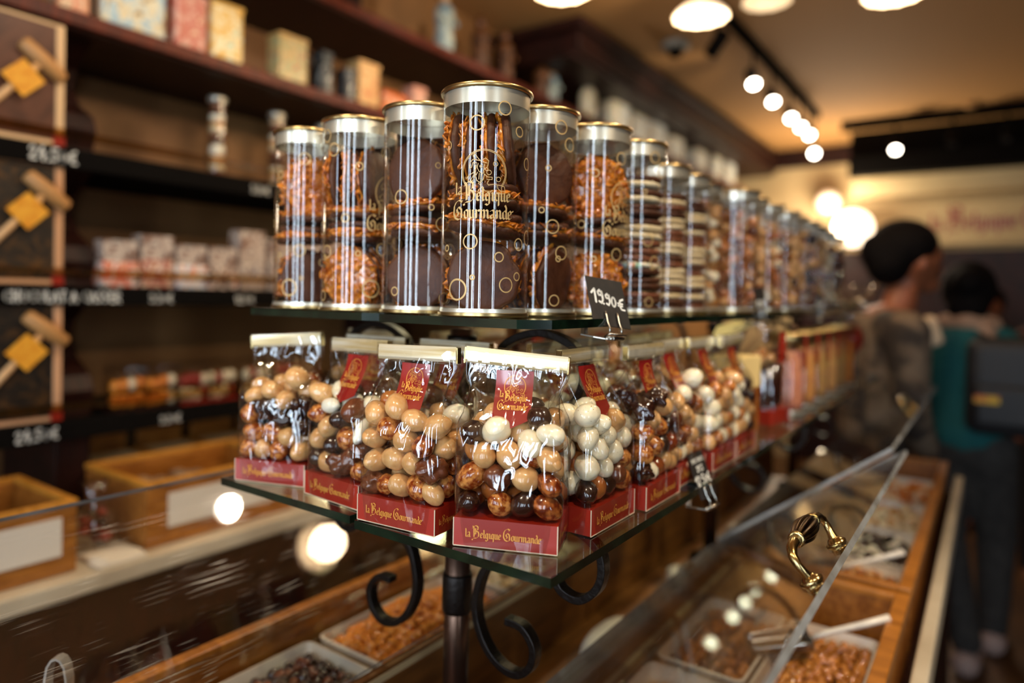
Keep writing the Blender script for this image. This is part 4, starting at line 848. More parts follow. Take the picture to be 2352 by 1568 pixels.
# ------------------------------------------------------------------ price cards on clips
def price_card(loc,yaw,lean,roll,w_,h_,lines,lab,big=True):
    """card stands in a sprung clip at the shelf edge; local x along the card, -y is the written face"""
    t=thing('price_card',lab,'price card',loc,yaw)
    T=Matrix.Rotation(lean,4,'X')@Matrix.Rotation(roll,4,'Y')
    m=MB(); m.box(-w_/2,w_/2,0,.0012,0,h_,T); m.obj('card',M['blackcard'],t,bevel=.0004)
    g=MB()
    for s_,hh,cx,cz,tl in lines:
        ct,st=math.cos(tl),math.sin(tl); flatmap([[(cx+a*ct-b*st,cz+a*st+b*ct) for a,b in pg] for pg in chalk(s_,hh,.085)],lambda a,b:T@Vector((a,-.0004,b)),g)
    g.obj('chalk_writing',M['chalk'],t)
    m=MB()
    for sx in(-.0085,.0085): m.tube([T@Vector(p) for p in((sx,-.0012,.017),(sx,-.0022,.012),(sx,-.0020,.004),(sx,-.004,-.004),(sx,-.002,-.010))],.0012,8)
    m.box(-.012,.012,-.006,.004,-.0125,-.0105,T); m.obj('clip_prongs',M['steel'],t,True)
    m=MB(); m.tube([(-.013,-.002,-.013),(.014,-.002,-.013)],.0028,12); m.tube([(-.003,-.002,-.013),(-.0025,-.002,-.013)],.0034,12); m.obj('hinge_pin',M['steel'],t,True)
    m=MB(); m.tube([(-.012,-.001,-.013),(-.022,.008,-.011),(-.034,.016,-.0085)],.001,4,flat=(.004,.0006),up=(.5,.8,0)); m.box(-.033,-.028,.010,.016,-.008,.002); m.obj('shelf_bracket',M['steel'],t)
price_card((-.3445,.6860,UZ-.009),R(70),R(-25),R(7),.054,.060,[("19",.0165,-.0145,.028,-.06),(".90",.0145,.0020,.026,-.1),("€",.0150,.0195,.022,-.05)],'black card on the upper shelf edge reading 19.90 euro in white')
price_card((-.2985,.8850,LZ-.018),R(82),R(-22),R(-1),.040,.060,[("PATE CHOCO",.0052,0,.047,.05),("2PCS",.0075,0,.035,.05),("12,50€",.0125,.0,.018,.05)],'black card on the lower shelf edge reading 12,50 euro')
price_card((-.345,1.285,UZ-.006),R(80),R(-4),R(-6),.04,.055,[("17.50€",.011,0,.02,0)],'blurred black card before the marbled nut tin')
price_card((-.345,1.80,UZ-.006),R(80),R(-4),R(-6),.04,.050,[("17.50€",.011,0,.02,0)],'blurred grey card farther along the upper shelf')
# ------------------------------------------------------------------ far goods on the lower shelf
t=thing('gift_box','cream gift box with a gable handle beyond the bags','gift box',(-.385,1.245,LZ+.0006),R(84))
m=MB(); m.box(-.042,.042,-.036,.036,0,.085); m.obj('picture_base',voro('gablebase',['#7a3c10','#9a5a20','#3a1408'],18),t,bevel=.002)
m=MB(); m.box(-.043,.043,-.037,.037,.085,.142); m.obj('cream_sleeve',mat('cream_card','#e6c987',.5),t,bevel=.002)
m=MB(); T=Matrix(((1,0,0,0),(0,0,-1,.0),(0,1,0,.142),(0,0,0,1))); m.prism([(-.056,.030),(-.03,.052),(.05,.062),(.062,.054),(-.03,.040),(-.05,.020)],-.016,.016,T); m.obj('folded_handle',mat('cream_card_b','#e8cf92',.45),t)
t=thing('sweets_mug','cellophane wrapped dark mug with cream handle and red ribbon','mug',(-.375,1.42,LZ+.0006),R(80))
m=MB(); m.lathe([(.03,.03),(.036,.04),(.037,.115),(.033,.115),(.032,.06)],28); m.obj('mug_body',M['n_dark'],t,True)
m=MB(); m.tube([(.034+.022*math.sin(a),0,.075+.028*math.cos(a)) for a in [PI*i/10 for i in range(11)]],.005,8); m.obj('handle',M['n_cream'],t,True)
m=MB(); m.box(-.046,.046,-.036,.036,0,.028); m.obj('base_box',M['red'],t)
for j in range(12): rnd=random.Random(j+5); q=MB(); q.ball((rnd.uniform(-.03,.03),rnd.uniform(-.025,.025),.118+rnd.uniform(-.012,.022)),(.012,.010,.010),8,10); q.obj('sweet',M[['n_caramel','n_dark','n_tan'][j%3]],t,True)
m=MB(); m.lathe([(.048,.0),(.050,.06),(.046,.13),(.012,.175),(.035,.215)],24,cap=False); m.obj('cellophane_wrap',M['cello'],t,True)
m=MB(); m.box(-.012,.012,-.0385,-.036,.12,.18); m.obj('ribbon',M['red'],t)
for i,(y,cl,lab) in enumerate(((1.575,['#b86a5a','#d8906a','#8a3a4a'],'pinkish jar with gold lid, nearest of the jars'),(1.70,['#c87a5a','#e0a050','#9a4a5a'],'second pinkish jar with gold lid'),(1.83,['#b06a6a','#c8a050','#7a3a5a'],'third jar, pink and yellow sweets'),(1.96,['#c88060','#d8a860','#a04a4a'],'fourth jar, orange and pink sweets'),(2.09,['#b87060','#c09a50','#804050'],'fifth jar with a gold lid by the gift bag'),(2.22,['#c86a30','#e09040','#b04a20'],'orange jar at the end of the row'))):
    t=thing('sweets_jar',lab,'jar',(-.37,y,LZ+.0006),0,'jars of coloured sweets at the far end')
    m=MB(); m.lathe([(.0001,.004),(.036,.004),(.038,.02),(.038,.13),(.03,.138),(.0001,.138)],28,cap=False); m.obj('sweets',voro('jar%d'%i,cl,40),t,True,)['kind']='stuff'
    m=MB(); m.lathe([(.042,0),(.043,.006),(.043,.148),(.038,.156)],32,cap=False); m.obj('jar_glass',M['tube'],t,True)
    m=MB(); m.lathe([(.0415,.152),(.0435,.154),(.0435,.170),(.041,.173)],32); m.obj('lid',M['tinrim'],t,True)
    m=MB(); m.lathe([(.043,0),(.045,.003),(.043,.008)],32,cap=False); m.obj('base_ring',M['tinlid'],t,True)
    m=MB(); m.box(-.006,.006,-.0445,-.043,.10,.17,Matrix.Rotation(R(80),4,'Z')); m.obj('ribbon',M['red'],t)
t=thing('gift_pouch','sparkling cellophane gift pouch with red sweets and a frilly top','gift bag',(-.365,2.33,LZ+.0006))
m=MB(); m.ball((0,0,.13),(.045,.04,.05),10,16); m.obj('sweets',M['red'],t,True)['kind']='stuff'
m=MB(); m.lathe([(.05,0),(.056,.10),(.05,.16),(.012,.205),(.05,.25),(.085,.30)],40,cap=False)
m.v=[(x*(1+.18*math.sin(9*math.atan2(y,x))*(z>.19)),y*(1+.18*math.sin(9*math.atan2(y,x))*(z>.19)),z) for x,y,z in m.v]; m.obj('cellophane_wrap',M['cello'],t,True)
m=MB()
for k in range(10): a=k*.63; m.tube([(0,0,.205),(.03*math.cos(a),.03*math.sin(a),.25),(.055*math.cos(a),.055*math.sin(a),.235)],.001,4,flat=(.006,.0005))
m.obj('silver_bow',M['steel'],t,True)
# ------------------------------------------------------------------ cabinets
def cabinet(y0,y1,side,name,lab,open_ang,mats=('oak','oakpanel')):
    """side +1 customer side (hinge at x=-.45), -1 staff side (hinge at x=-.66)"""
    xh,xo=(-.45,-.105) if side>0 else (-.66,-.90); lo,hi=min(xh,xo),max(xh,xo); zt=1.0
    t=thing(name,lab,'cabinet',(0,0,0),0,'oak pick and mix cabinets')
    m=MB(); m.box(lo,hi,y0,y1,.835,.85); m.obj('bottom',M['oakpanel'],t)
    m=MB(); m.box(xo-.018 if side>0 else xo,xo if side>0 else xo+.018,y0,y1,.85,zt-.012); m.obj('outer_board',M[mats[0]],t)
    m=MB(); m.box(xh if side>0 else xh-.012,xh+.012 if side>0 else xh,y0,y1,.85,zt-.012); m.obj('inner_board',M['oakpanel'],t)
    m=MB(); m.box(lo+.012,hi-.012,y0,y0+.016,.85,zt-.012); m.obj('end_board',M['oak'],t); m=MB(); m.box(lo+.012,hi-.012,y1-.016,y1,.85,zt-.012); m.obj('end_board',M['oak'],t); m=MB(); m.box(lo+.014,hi-.014,y0+.017,y1-.017,.8502,.875 if side>0 else .895); m.obj('tray_shelf',M['oakpanel'],t)
    m=MB(); m.box(xo-.020 if side>0 else xo-.002,xo+.002 if side>0 else xo+.020,y0-.001,y1+.001,zt-.012,zt); m.box(lo+.02,hi-.02,y1-.018,y1+.001,zt-.012,zt); m.box(lo+.02,hi-.02,y0-.001,y0+.017,zt-.012,zt); m.obj('rail',mat('rail_oak%d%d'%(int(y0*10),side),'#b8752a',.35,col2='#94591a',scale=12,stretch=(1,6,1),coat=.3),t,bevel=.002)
    m=MB(); m.box(xh-.004,xh+.014,y0,y1,zt-.012,zt-.002); m.obj('hinge_rail',M['acrylic_edge'] if side>0 else M['plaster'],t)
    return t
cabinet(.25,1.36,1,'pick_and_mix_cabinet','near oak sweets cabinet at bottom right under the raised clear lid',36)
cabinet(1.385,2.60,1,'pick_and_mix_cabinet','farther oak sweets cabinet at right with open trays',36)
cabinet(-.1,1.36,-1,'pick_and_mix_cabinet','oak cabinet left of the post with dark and orange nuts',36)
cabinet(1.385,2.60,-1,'pick_and_mix_cabinet','farther staff side oak cabinet behind the near one',36)
def lid(y0,y1,side,top,lab,zh=1.0):
    xh=-.45 if side>0 else -.66; a=Vector((xh,0,zh+.004)); b=Vector((top[0],0,top[1])); n=Vector((-(b-a).z,0,(b-a).x)).normalized(); n=n if n.z>0 else -n; T=.0065
    m=MB(); m.v=[tuple(p+n*s_+Vector((0,y,0))) for y in(y0,y1) for p in(a,b) for s_ in(0,T)]
    # index: y*4+p*2+s
    m.f=[(1,3,7,5),(0,4,6,2),(2,6,7,3),(0,1,5,4),(0,2,3,1),(4,5,7,6)]; m.m=[0,0,1,1,1,1]
    t=thing('cabinet_lid',lab,'lid',(0,0,0),0,'hinged clear acrylic cabinet lids'); o=m.obj('acrylic_sheet',[M['acrylic'],M['acrylic_edge']],t)
    for yy in (y0+.12,y1-.12):
        h=MB(); h.box(-.012,.02,yy-.02,yy+.02,-.003,.004,Matrix.Translation(a+Vector((0,0,.0)))@Matrix.Rotation(0,4,'Y')); h.obj('hinge',M['steel'],t)
    return t,a,b,n
L1,a1,b1,n1=lid(.30,1.345,1,(-.112,1.2475),'raised clear acrylic lid with brass handle, its thick edge running diagonally')
L2,a2,b2,n2=lid(1.40,2.58,1,(-.140,1.237),'second raised clear lid farther back beside the man in grey')
L3,a3,b3,n3=lid(-.1,1.345,-1,(-1.0,1.208),'large clear lid at lower left, scratched and mirroring the pendant lamps')
L4,a4,b4,n4=lid(1.40,2.58,-1,(-1.0,1.208),'farther clear lid on the staff side')
def handle(t,base,n,yc,side=1):
    e=(t and (b1-a1).normalized())
    base=Vector((base[0],0,base[2])); U=Vector((0,1,0)); N_=n
    def P(s_,h,w_=0): return base+U*(yc+s_)+N_*h+e*w_
    prof=[(-.0610,.000,.0066),(-.0620,.005,.0056),(-.0655,.012,.0042),(-.0685,.020,.0040),(-.0670,.028,.0044),(-.0590,.033,.0050),(-.0470,.035,.0056),(-.0340,.035,.0060)]
    m=MB()
    for sg_ in(1,-1): m=MB(); m.tube([P(s_*sg_,h) for s_,h,r in prof],[r for *_,r in prof],14); m.obj('handle_arm',M['brass'],t,True)
    m=MB(); g=[]; ns=20
    vs=[];fs=[];q=60
    for i in range(ns+1):
        u=i/ns; s_=-.034+.068*u; r=.0060+.0062*math.sin(PI*u)**.8
        for k in range(q): an=2*PI*k/q; rr=r*(1-.20*abs(math.cos(5*an))**3); vs.append(P(s_,.035+rr*math.cos(an),rr*math.sin(an)))
    for j in range(ns):
        for k in range(q): k2=(k+1)%q; fs.append((j*q+k,j*q+k2,(j+1)*q+k2,(j+1)*q+k))
    m.add(vs,fs); m.obj('fluted_grip',M['brassdark'],t,True)
    for s_ in(-.0345,.0345): m=MB(); m.tube([P(s_-.0022,.035),P(s_-.0015,.035),P(s_+.0015,.035),P(s_+.0022,.035)],[.0066,.0080,.0080,.0066],18); m.obj('grip_ring',M['brass'],t,True)
    for s_ in(-.0610,.0610): m=MB(); m.tube([P(s_,-.008),P(s_,-.002),P(s_,.0),P(s_,.003),P(s_,.005),P(s_,.008)],[.0085,.0085,.0108,.0112,.0085,.006],22); m.obj('flange',M['brass'],t,True)
def lid_pt(a,b,u): return a+(b-a)*u
h1=thing('lid_handle','polished brass arched handle with dark fluted grip on the near raised lid','handle'); handle(h1,lid_pt(a1,b1,.962)+n1*.0065,n1,.732)
h2=thing('lid_handle','blurred brass handle on the farther raised lid','handle'); handle(h2,lid_pt(a2,b2,.93)+n2*.0065,n2,2.05)
# outside: white strip and dark front
m=MB(); m.box(-.085,-.062,.1,2.62,.90,.955); tag(m.obj('ledge_strip',M['marble'],bevel=.004),'white stone strip running along the outside of the right cabinets','strip')
m=MB(); m.box(-.46,-.087,.1,2.62,0,.833); m.box(-.104,-.087,.1,2.62,.833,.90); tag(m.obj('counter_base',M['mahog'],bevel=.003),'dark red wooden counter base on the customer side','counter')
m=MB(); m.box(-1.0,-.665,-.2,2.62,0,.833); tag(m.obj('counter_base',M['mahog'],bevel=.003),'dark counter base on the staff side','counter')
m=MB(); m.box(-.662,-.463,-.2,2.62,0,.86); tag(m.obj('center_ledge',M['oakpanel'],bevel=.003),'low oak ledge between the cabinets carrying the posts','ledge')
m=MB(); m.box(-.659,-.647,-.1,2.62,.862,1.003); tag(m.obj('divider_board',M['oakpanel']),'long oak board with white top edge behind the near post','board')
for k,(x,y,r_) in enumerate(((-.54,1.10,.05),(-.50,.90,.04),(-.52,1.42,.05))):
    m=MB(); m.ball((0,0,0),(r_*.8,r_*1.9,.028),8,14); o=m.obj('paper_sheet',M['paper'],None,True); o.location=(x,y,.889); o.rotation_euler=(0,0,R(20*k)); d=o.modifiers.new('crumple','DISPLACE'); tx=bpy.data.textures.new('crumple%d'%k,'CLOUDS'); tx.noise_scale=.03; d.texture=tx; d.strength=.02
    tag(o,['crumpled white paper bag on the ledge beside the post','small crumpled white paper nearest on the ledge','white paper farther along the ledge by the second post'][k],'paper')
# ------------------------------------------------------------------ trays and loose sweets
def tray(x0,x1,y0,y1,z0,h,lab,mname='ceramic'):
    m=MB(); n=8; rr=.014
    def loop(x0,x1,y0,y1,r,z):
        return [(cx+r*math.cos(a+PI/2*i/n),cy+r*math.sin(a+PI/2*i/n),z) for cx,cy,a in((x1-r,y1-r,0),(x0+r,y1-r,PI/2),(x0+r,y0+r,PI),(x1-r,y0+r,3*PI/2)) for i in range(n+1)]
    L=[loop(x0+.012,x1-.012,y0+.012,y1-.012,rr*.7,z0),loop(x0,x1,y0,y1,rr,z0+h),loop(x0+.004,x1-.004,y0+.004,y1-.004,rr*.8,z0+h+.001),loop(x0+.015,x1-.015,y0+.015,y1-.015,rr*.6,z0+.006)]
    q=len(L[0]); vs=sum(L,[]); fs=[(j*q+i,j*q+(i+1)%q,(j+1)*q+(i+1)%q,(j+1)*q+i) for j in range(3) for i in range(q)]+[tuple(range(q-1,-1,-1)),tuple(range(3*q,4*q))]
    m.add(vs,fs); return tag(autosmooth(m.obj('sweets_tray',M[mname]),50),lab,'tray','trays inside the cabinets')
def loose(x0,x1,y0,y1,z,hfun,size,mesh,name,lab,grp,limit,seed,stuffmat,cat='nut',sq=(1,1,1)):
    """a bed of sweets: the top ones are things of their own, the lower ones one object"""
    rnd=random.Random(seed); pts=[]; nx=max(2,int((x1-x0)/(size*1.75))); ny=max(2,int((y1-y0)/(size*1.75)))
    for i in range(nx):
        for j in range(ny):
            px=x0+(i+.5+rnd.uniform(-.25,.25))*(x1-x0)/nx; py=y0+(j+.5+rnd.uniform(-.25,.25))*(y1-y0)/ny
            pts.append((px,py,z+hfun((px-x0)/(x1-x0),(py-y0)/(y1-y0))+rnd.uniform(-.3,.4)*size))
    pts.sort(key=lambda p:(p[0])**2+(p[1])**2); st=MB()
    for k,p in enumerate(pts):
        mw=Matrix.Translation(p)@Matrix.Rotation(rnd.random()*6,4,'Z')@Matrix.Rotation(rnd.random()*6,4,'X')@Matrix.Scale(size*rnd.uniform(.85,1.1),4)
        if k<limit: place(mesh[k%len(mesh)],name,lab,cat,mw,grp)
        else: st.ball((0,0,0),(1.1,1,.95),6,9,mw)
        st.ball((p[0]+size*.6,p[1]-size*.5,p[2]-size*1.5),size*1.0,5,8)
    tag(st.obj(name.replace('nut','nuts').replace('ball','balls')+'_bed',stuffmat,None,True),lab.replace('one of the ','bed of ')+', lower layer','sweets',grp,'stuff')
hump=lambda a,b: .012*math.sin(PI*a)*math.sin(PI*b)
SN={'choc':nut_mesh('hazelnut_choc','n_milk',.05,3,(1,1,1),(10,14)),'tanb':nut_mesh('ball_tan','n_caramel',.05,8,(1,1,1),(10,14)),'car':nut_mesh('caramel_nut','n_caramel',.22,4,(1.2,1,.8),(12,16)),'ora':nut_mesh('orange_nut','n_orange',.35,6,(1.2,1,.75),(12,16)),'dk':nut_mesh('dark_ball','n_dark',.06,5,(1,1,1),(10,14))}
tray(-.430,-.290,1.03,1.30,.876,.055,'grey white tray of brown chocolate balls at bottom right')
loose(-.418,-.302,1.045,1.285,.912,hump,.0085,[SN['tanb'],SN['choc'],SN['tanb']],'chocolate_ball','one of the glossy brown chocolate balls in the grey white tray','chocolate balls in the near right tray',150,1,M['n_milk'],'sweet')
tray(-.283,-.140,1.00,1.30,.876,.055,'white tray of caramel nuts with a scoop at bottom right')
loose(-.271,-.152,1.012,1.288,.912,hump,.0095,[SN['car']],'caramel_nut','one of the shiny caramel nuts in the white tray with the scoop','caramel nuts in the scoop tray',120,2,M['n_caramel'])
tray(-.430,-.285,.72,1.01,.876,.055,'beige tray at the very bottom of the photo, in front of the chocolate balls')
tray(-.278,-.140,.70,.985,.876,.055,'white tray in front of the scoop tray, mostly out of the photo')
loose(-.418,-.30,.735,.995,.905,hump,.010,[SN['car']],'sugared_nut','one of the pale sugared nuts in the beige bottom tray','nuts in the beige bottom tray',60,9,M['n_tan'])
rows=[(-.43,-.285,1.42,1.66,'n_caramel','tray of caramel nuts nearest in the farther cabinet','car'),(-.278,-.135,1.42,1.66,'n_caramel','tray with caramel pieces under the dark scoop','car'),(-.43,-.285,1.68,1.93,'n_cream','tray of pale sweets in the farther cabinet','tanb'),(-.278,-.135,1.68,1.93,'n_dark','tray of dark and white sweets in the farther cabinet','dk'),(-.43,-.285,1.95,2.22,'n_tan','tray of tan sweets at the back of the farther cabinet','tanb'),(-.278,-.135,1.95,2.22,'n_cream','tray of cream pieces at the back of the farther cabinet','tanb'),(-.43,-.285,2.24,2.56,'n_orange','tray of orange nuts at the far end','ora'),(-.278,-.135,2.24,2.56,'n_orange','tray of golden nuts by the far corner','ora')]
for i,(xa,xb,ya,yb,mm_,lab,k) in enumerate(rows):
    tray(xa,xb,ya,yb,.876,.06,lab)
    rnd=random.Random(i); st=MB(); st_m=[M[mm_],M[['n_cream','n_tan','n_dark','n_white'][i%4]]]
    for q in range(110):
        st.mi=int(rnd.random()<.35); px,py=rnd.uniform(xa+.018,xb-.018),rnd.uniform(ya+.018,yb-.018)
        st.ball((0,0,0),(.012,.010,.008),5,8,Matrix.Translation((px,py,.905+.028*rnd.random()))@Matrix.Rotation(rnd.random()*6,4,'X')@Matrix.Rotation(rnd.random()*6,4,'Z'))
    tag(st.obj('mixed_sweets',st_m,None,True),'heap of sweets filling the '+lab,'sweets',None,'stuff')
# scoops
def scoop(loc,rz,tilt,lab,mb='clear',hm='steel'):
    t=thing('sweets_scoop',lab,'scoop',loc,rz); t.scale=(1.1,)*3; t.rotation_euler=(0,tilt,rz)
    m=MB(); n=14; vs=[];fs=[]
    for j in range(8):
        u=j/7; x=-.05+.09*u; r=.030*(1-.25*(1-u)) if u<.9 else .030
        for i in range(n+1): a=PI+PI*i/n; vs.append((x,r*math.cos(a),r*math.sin(a)*.85+.03))
    for j in range(7):
        for i in range(n): fs.append((j*(n+1)+i,j*(n+1)+i+1,(j+1)*(n+1)+i+1,(j+1)*(n+1)+i))
    k=len(vs); vs.append((.04,0,.03)); fs+=[(7*(n+1)+i,7*(n+1)+i+1,k) for i in range(n)]
    m.add(vs,fs); o=m.obj('bowl',M[mb],t,True); s_=o.modifiers.new('thick','SOLIDIFY'); s_.thickness=.0015
    m=MB(); m.tube([(.04,0,.02),(.07,0,.026),(.12,0,.03),(.155,0,.034)],[.004,.004,.005,.0055],10); m.obj('handle',M[hm],t,True)
M['scoopmetal']=mat('scoop_metal','#9a958d',.18,.9)
M['greyplastic']=mat('dark_scoop_plastic','#4a4440',.25,0,coat=.5)
scoop((-.262,1.165,.925),R(26),R(-14),'pale steel scoop lying on the caramel nuts, handle toward upper right','scoopmetal','ceramic')
scoop((-.275,1.50,.93),R(24),R(-14),'dark grey scoop with pale handle in the farther cabinet','greyplastic','ceramic')
# left trays
tray(-.872,-.700,.40,.700,.896,.055,'white tray of dark chocolate balls at the bottom left of the post')
loose(-.858,-.714,.415,.685,.935,hump,.0085,[SN['dk'],SN['choc'],SN['dk']],'chocolate_hazelnut','one of the dark glossy chocolate hazelnuts in the bottom tray','dark chocolate hazelnuts in the tray',220,3,M['n_dark'])
tray(-.872,-.700,.715,1.02,.896,.055,'white tray of orange caramelised nuts left of the post')
loose(-.852,-.712,.725,1.008,.932,lambda a,b:.004+.038*math.sin(PI*min(1,a*.8+.1))*math.sin(PI*min(1,b*.9+.1)),.0085,[SN['ora']],'caramelised_nut','one of the orange caramelised nuts in the white tray','orange caramelised nuts',160,4,M['n_orange'])
tray(-.872,-.700,1.04,1.33,.896,.055,'white tray of pale sweets seen behind the left scroll')
rnd=random.Random(8); st=MB()
for q in range(130): st.mi=int(rnd.random()<.4); st.ball((rnd.uniform(-.85,-.72),rnd.uniform(1.06,1.31),.925+.03*rnd.random()),(.012,.011,.009),5,8)
tag(st.obj('mixed_sweets',[M['n_cream'],M['n_milk']],None,True),'pale sweets heaped in the tray behind the left scroll','sweets',None,'stuff')
tray(-.872,-.700,.08,.385,.896,.055,'white tray at the very front of the left cabinet')
# tongs
t=thing('serving_tongs','clear plastic tongs standing at the bottom left corner','tongs',(-.890,.352,.955),R(35))
m=MB(); m.tube([(-.013,0,0),(-.0125,0,.085),(-.010,0,.10),(-.005,0,.108),(0,0,.110),(.005,0,.108),(.010,0,.10),(.0125,0,.085),(.013,0,0)],.001,4,flat=(.007,.0013),up=(0,1,0)); m.obj('tong_arms',M['acrylic_edge'],t)
tag(rest.obj('nuts_in_bags',[M[NK[k][0]] for k in restk],None,True),'the remaining coated nuts packed in the cellophane bags on the lower shelf','nuts',None,'stuff')
# ------------------------------------------------------------------ people
def blob(parts,name,m_,parent,vox=.012,sm=6):
    """parts: list of (points, radii) tapered limbs; fused into one skin by voxel remesh"""
    m=MB()
    for pts,rad in parts:
        P=[Vector(p) for p in pts]
        for i in range(len(P)-1):
            L=(P[i+1]-P[i]).length; n=max(1,int(L/(.35*min(rad[i],rad[i+1]))))
            for k in range(n+1):
                u=k/n; r=rad[i]*(1-u)+rad[i+1]*u; m.ball(P[i].lerp(P[i+1],u),r,8,12)
        if len(P)==1: r=rad[0]; m.ball(P[0],r,10,14)
    o=m.obj(name,m_,parent,True); r=o.modifiers.new('fuse','REMESH'); r.mode='VOXEL'; r.voxel_size=vox; r.use_smooth_shade=True
    s_=o.modifiers.new('smooth','SMOOTH'); s_.factor=.6; s_.iterations=sm; return o
def hand(o,d,s,side):
    """palm and five fingers; o wrist, d direction, s thumb side"""
    d=Vector(d).normalized(); s=Vector(s).normalized(); nn=d.cross(s); o=Vector(o)
    out=[([o,o+d*.05],[.026,.030]),([o+d*.05+s*.012,o+d*.085+s*.02],[.022,.018]),([o+d*.05-s*.012,o+d*.085-s*.022],[.022,.018])]
    for k,(off,ln) in enumerate(((.027,.068),(.009,.076),(-.009,.070),(-.027,.054))):
        b=o+d*.085+s*off; out.append(([b,b+d*ln*.5+nn*.006,b+d*ln*.85+nn*.024],[.0095,.0085,.0075]))
    out.append(([o+d*.02+s*.022,o+d*.05+s*.05,o+d*.075+s*.055+nn*.01],[.013,.011,.009])); return out
# man in grey, bending his head over the counter, seen in profile facing right
t=thing('person','man in profile with black hair and cap, grey beige patterned top, head bent','person',(-.33,2.98,0))
fx=Vector((.80,.60,0)) # facing direction
def Q(f,s,z): return tuple(Vector((fx.x*f-fx.y*s,fx.y*f+fx.x*s,z)))
body=[([Q(-.03,0,.92),Q(-.04,0,1.15),Q(-.02,0,1.38)],[.12,.12,.12]),([Q(.02,0,1.42),Q(.06,0,1.56)],[.07,.058]),([Q(.085,0,1.685)],[(.105,.095,.118)]),
([Q(.125,0,1.625),Q(.155,0,1.585)],[.058,.042]),([Q(.185,0,1.665),Q(.20,0,1.635)],[.013,.016]),([Q(.17,.035,1.69)],[.02]),([Q(.17,-.035,1.69)],[.02]),([Q(.178,0,1.602)],[(.018,.02,.008)]),
([Q(.075,-.095,1.665),Q(.07,-.10,1.64)],[.018,.014]),([Q(.075,.095,1.665),Q(.07,.10,1.64)],[.018,.014]),
([Q(0,.09,.9),Q(.02,.1,.5),Q(0,.1,.09)],[.085,.06,.042]),([Q(0,-.09,.9),Q(.02,-.1,.5),Q(0,-.1,.09)],[.085,.06,.042]),([Q(0,.1,.05),Q(.16,.1,.04)],[.045,.038]),([Q(0,-.1,.05),Q(.16,-.1,.04)],[.045,.038])]
for s_ in(-1,1):
    body+=[([Q(-.03,.17*s_,1.40),Q(-.04,.22*s_,1.14),Q(.06,.17*s_,.95)],[.06,.045,.032])]+hand(Q(.06,.17*s_,.95),Vector(Q(.35,-.1*s_,-1)),Vector(Q(1,0,.3)),s_)
blob(body,'body',M['skin'],t,.010)
blob([([Q(-.03,0,.86),Q(-.04,0,1.10),Q(-.02,0,1.36)],[.145,.138,.135]),([Q(-.03,-.15,1.40),Q(-.03,.15,1.40)],[.085,.085])]+[([Q(-.03,.18*s_,1.40),Q(-.04,.225*s_,1.14),Q(.05,.175*s_,.98)],[.078,.062,.045]) for s_ in(-1,1)],'patterned_top',M['greyknit'],t,.013)
blob([([Q(0,0,.9)],[(.17,.16,.1)])]+[([Q(0,.09*s_,.88),Q(.02,.1*s_,.5),Q(0,.1*s_,.09)],[.105,.08,.06]) for s_ in(-1,1)],'trousers',M['blackcloth'],t,.016)
blob([([Q(.05,0,1.725)],[(.125,.118,.105)]),([Q(.0,0,1.66)],[(.085,.10,.09)]),([Q(-.03,0,1.70),Q(-.06,0,1.72)],[.08,.05])],'hair_and_cap',M['hair'],t,.010)
# woman in teal with a backpack, seen from behind, mid stride
t=thing('person','woman in a teal knit top with scarf and grey jeans, walking away','person',(-.085,3.48,0))
W=lambda x,y,z:(x,y,z)
body=[([W(0,0,.95),W(0,.01,1.12),W(0,.0,1.30)],[.14,.12,.13]),([W(0,0,1.36),W(0,.01,1.47)],[.055,.05]),([W(.0,.03,1.555)],[(.085,.10,.115)]),([W(0,.12,1.55),W(0,.135,1.535)],[.016,.014]),([W(-.03,.11,1.57)],[.018]),([W(.03,.11,1.57)],[.018]),([W(-.088,.03,1.55)],[(.012,.02,.03)]),([W(.088,.03,1.55)],[(.012,.02,.03)]),([W(0,.118,1.50)],[(.022,.014,.007)]),
([W(-.08,0,.92),W(-.06,.0,.50),W(.03,-.12,.12)],[.09,.062,.042]),([W(.08,0,.92),W(.12,.12,.52),W(.12,.16,.10)],[.09,.06,.042]),([W(.03,-.12,.06),W(.05,.02,.04)],[.045,.036]),([W(.12,.16,.06),W(.13,.30,.045)],[.045,.036])]
arms=[([W(-.155,0,1.32),W(-.20,.02,1.08),W(-.10,.20,1.10)],[.052,.042,.03]),([W(.155,0,1.32),W(.20,.02,1.08),W(.10,.18,1.06)],[.052,.042,.03])]
body+=arms+hand(W(-.10,.20,1.10),(.2,1,.1),(0,0,1),1)+hand(W(.10,.18,1.06),(-.2,1,.1),(0,0,1),1)
blob(body,'body',M['skin'],t,.010)
blob([([W(0,0,.98),W(0,.01,1.12),W(0,.0,1.30)],[.155,.14,.145]),([W(-.12,0,1.35),W(.12,0,1.35)],[.07,.07]),([W(-.155,0,1.32),W(-.20,.02,1.08),W(-.12,.17,1.10)],[.068,.056,.045]),([W(.155,0,1.32),W(.20,.02,1.08),W(.12,.15,1.06)],[.068,.056,.045])],'teal_top',M['teal'],t,.013)
blob([([W(0,0,.93)],[(.17,.14,.13)]),([W(-.08,0,.9),W(-.06,0,.50),W(.03,-.12,.13)],[.115,.085,.06]),([W(.08,0,.9),W(.12,.12,.52),W(.12,.16,.11)],[.115,.08,.06])],'jeans',M['jeans'],t,.014)
blob([([W(-.08,0,1.42),W(0,-.06,1.44),W(.08,0,1.42),W(0,.06,1.42),W(-.08,0,1.42)],[.045,.05,.045,.04,.045]),([W(.06,-.06,1.40),W(.10,-.08,1.28)],[.04,.03])],'scarf',M['scarf'],t,.010)
blob([([W(.0,.0,1.575)],[(.105,.105,.12)]),([W(0,-.08,1.60)],[.06]),([W(0,-.05,1.50)],[(.08,.06,.07)])],'hair',M['hair'],t,.010)
